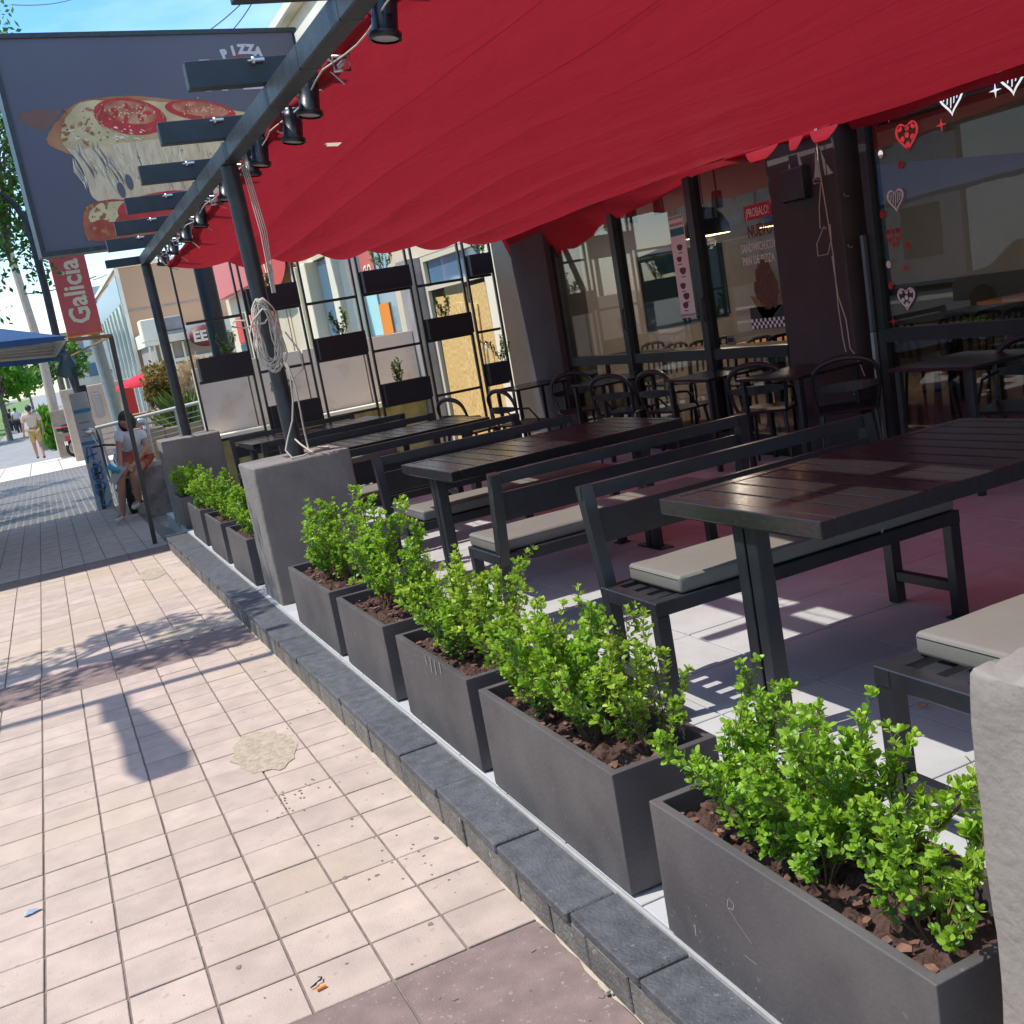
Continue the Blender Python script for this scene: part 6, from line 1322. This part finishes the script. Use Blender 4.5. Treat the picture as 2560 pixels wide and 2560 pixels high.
# ---------------- the other side of the street, seen in the windows ----------------
for i, (x,y,h) in enumerate(((-6.0,1.5,7),(-6.4,6.5,8),(-6.2,13.5,7.5),(-6.3,20,8),(-6.1,-4,7))):
    tree((x,y,-.3),h,(2.0,2.0,2.1),'street tree outside the frame, reflected in the windows, %s from the terrace'%['first','second','third','fourth','fifth'][i],M_leaft,3000,.22,'trees across the pavement, reflected in the windows',ncl=20,crown_z=h*.62,seed=80+i,tr=.15)
for i, (y0,y1,h,m) in enumerate(((-20,2,6,M_bank),(2.3,14,8,M_bei),(14.3,30,5.5,M_bankw),(30.3,50,7,M_conc))):
    t = wthing('opposite_building', (-24,(y0+y1)/2,-.4), ['cream','salmon','white','grey'][i]+' building across the street, only mirrored in the windows', 'building', 'buildings across the street')
    MB().box(-30,-22,y0,y1,-.5,h).build('wall', m, t)
    for k in range(3): MB().box(-21.99,-21.95,y0+1+k*(y1-y0)/3.2,y0+3+k*(y1-y0)/3.2,.6,2.6).build('window', M_glassd, t)
def car(loc, rz, label, m):
    t = thing('parked_car', loc, label, 'car', 'cars parked across the street', rz)
    pr = [(-2.1,.35),(-2.1,.85),(-1.9,.98),(-1.45,1.0),(-.95,1.42),(.45,1.44),(1.1,1.0),(1.9,.88),(2.1,.7),(2.1,.35)]
    MB().prism(pr,1.7,frame((0,.85,0),(1,0,0),(0,0,1))).build('body', m, t)
    for s in (-1,1): MB().prism([(-1.3,1.02),(-.92,1.36),(.40,1.38),(.95,1.02)],.01,frame((0,s*.86+.005,0),(1,0,0),(0,0,1))).build('side_window', M_glassd, t)
    for x in (-1.3,1.3):
        for s in (-1,1): MB().lathe([(.001,-.1),(.32,-.1),(.32,.1),(.001,.1)],16,(x,s*.8,.32),Matrix.Rotation(R(90),4,'X')).build('wheel', MATS['tyre'], t)
    return t
car((-8.2,9,-.35),R(90),'bright green car mirrored in the left windows',mat('green_car',(.10,.42,.05),.3,coat=.5)); car((-8.2,3,-.3),R(90),'white car mirrored in the windows',mat('white_car',(.6,.6,.6),.3,coat=.5)); car((-8.2,15,-.4),R(90),'grey car mirrored in the windows',mat('grey_car',(.15,.16,.17),.3,coat=.5))
w_ = wthing('white_tent', (-5,2.2,-.2), 'white market tent outside the frame, mirrored in the sticker window', 'tent')
MB().add([(-6.6,.4,2.2),(-3.6,.4,2.2),(-3.6,3.6,2.2),(-6.6,3.6,2.2),(-5.1,2,3.0)],[(0,1,4),(1,2,4),(2,3,4),(3,0,4)]).build('roof_cloth', fabric('white_canvas',(.7,.7,.68),.3), w_, fix=False)
for x,y in ((-6.5,.5),(-3.7,.5),(-3.7,3.5),(-6.5,3.5)): MB().tube([(x,y,-.3),(x,y,2.2)],.02,6).build('leg', M_pipe, w_)
# litter and bits on the ground
g = atZ(1745+0,1730,0); 
for i, (px_, py_, l, rz) in enumerate(((2183,1733,'cigarette butt with orange filter on the white floor joint',.9),(2305,1763,'stubby orange cigarette filter near the bench leg',-.6))):
    v = atZ(px_,py_,.006); d_ = Vector((math.cos(rz),math.sin(rz),0)); o = thing('cigarette_butt', v, l, 'cigarette butt'); MB().tube([-d_*.012,d_*.010],.0042,7).build('filter', mat('filter%d'%i,(.6,.2,.06),.8), o); MB().tube([d_*.0101,d_*(.017 if i else .030)],.004,7).build('paper', M_wt if not i else M_gum, o)
v = sw(*(lambda p:(p.x,p.y))(atZ(805,2474,-.15)),.006); o = thing('cigarette_end', v, 'cigarette end and a black twist of ash on a pink tile near the bottom', 'cigarette butt'); MB().tube([(-.012,0,0),(.012,.004,0)],.0045,7).build('filter', M_or, o); MB().tube([(-.024,.018,0),(-.010,.022,.002),(-.004,.030,.001),(.006,.031,.003),(.012,.044,0),(.003,.052,0)],[.0018,.003,.0015,.0028,.002,.001],5).build('ash', M_head, o)
v = sw(*(lambda p:(p.x,p.y))(atZ(82,2268,-.15)),.004); tag(MB().add([v+Vector(p) for p in ((-.03,0,0),(-.01,.012,.008),(.02,.018,0),(.03,.006,.006),(.0,-.01,.002),(-.02,-.014,.006))],[(0,1,5),(1,2,4),(1,4,5),(2,3,4)]).build('candy_wrapper', mat('foil',(.5,.6,.65),.3,.5), org=v, fix=False), 'small crumpled silver blue wrapper on the tiles at lower left', 'wrapper')
v = sw(*(lambda p:(p.x,p.y))(atZ(1512,2490,-.15)),.006); tag(MB().bbox(v.x-.006,v.x+.006,v.y-.022,v.y+.022,v.z,v.z+.012,.002).bbox(v.x+.004,v.x+.02,v.y-.03,v.y-.012,v.z,v.z+.008,.002).build('cement_crumb', M_cream, org=v), 'pale crumbs of cement on the brown paving by the kerb', 'cement crumb')
for o in bpy.data.objects:
    if '_o' in o: del o['_o']
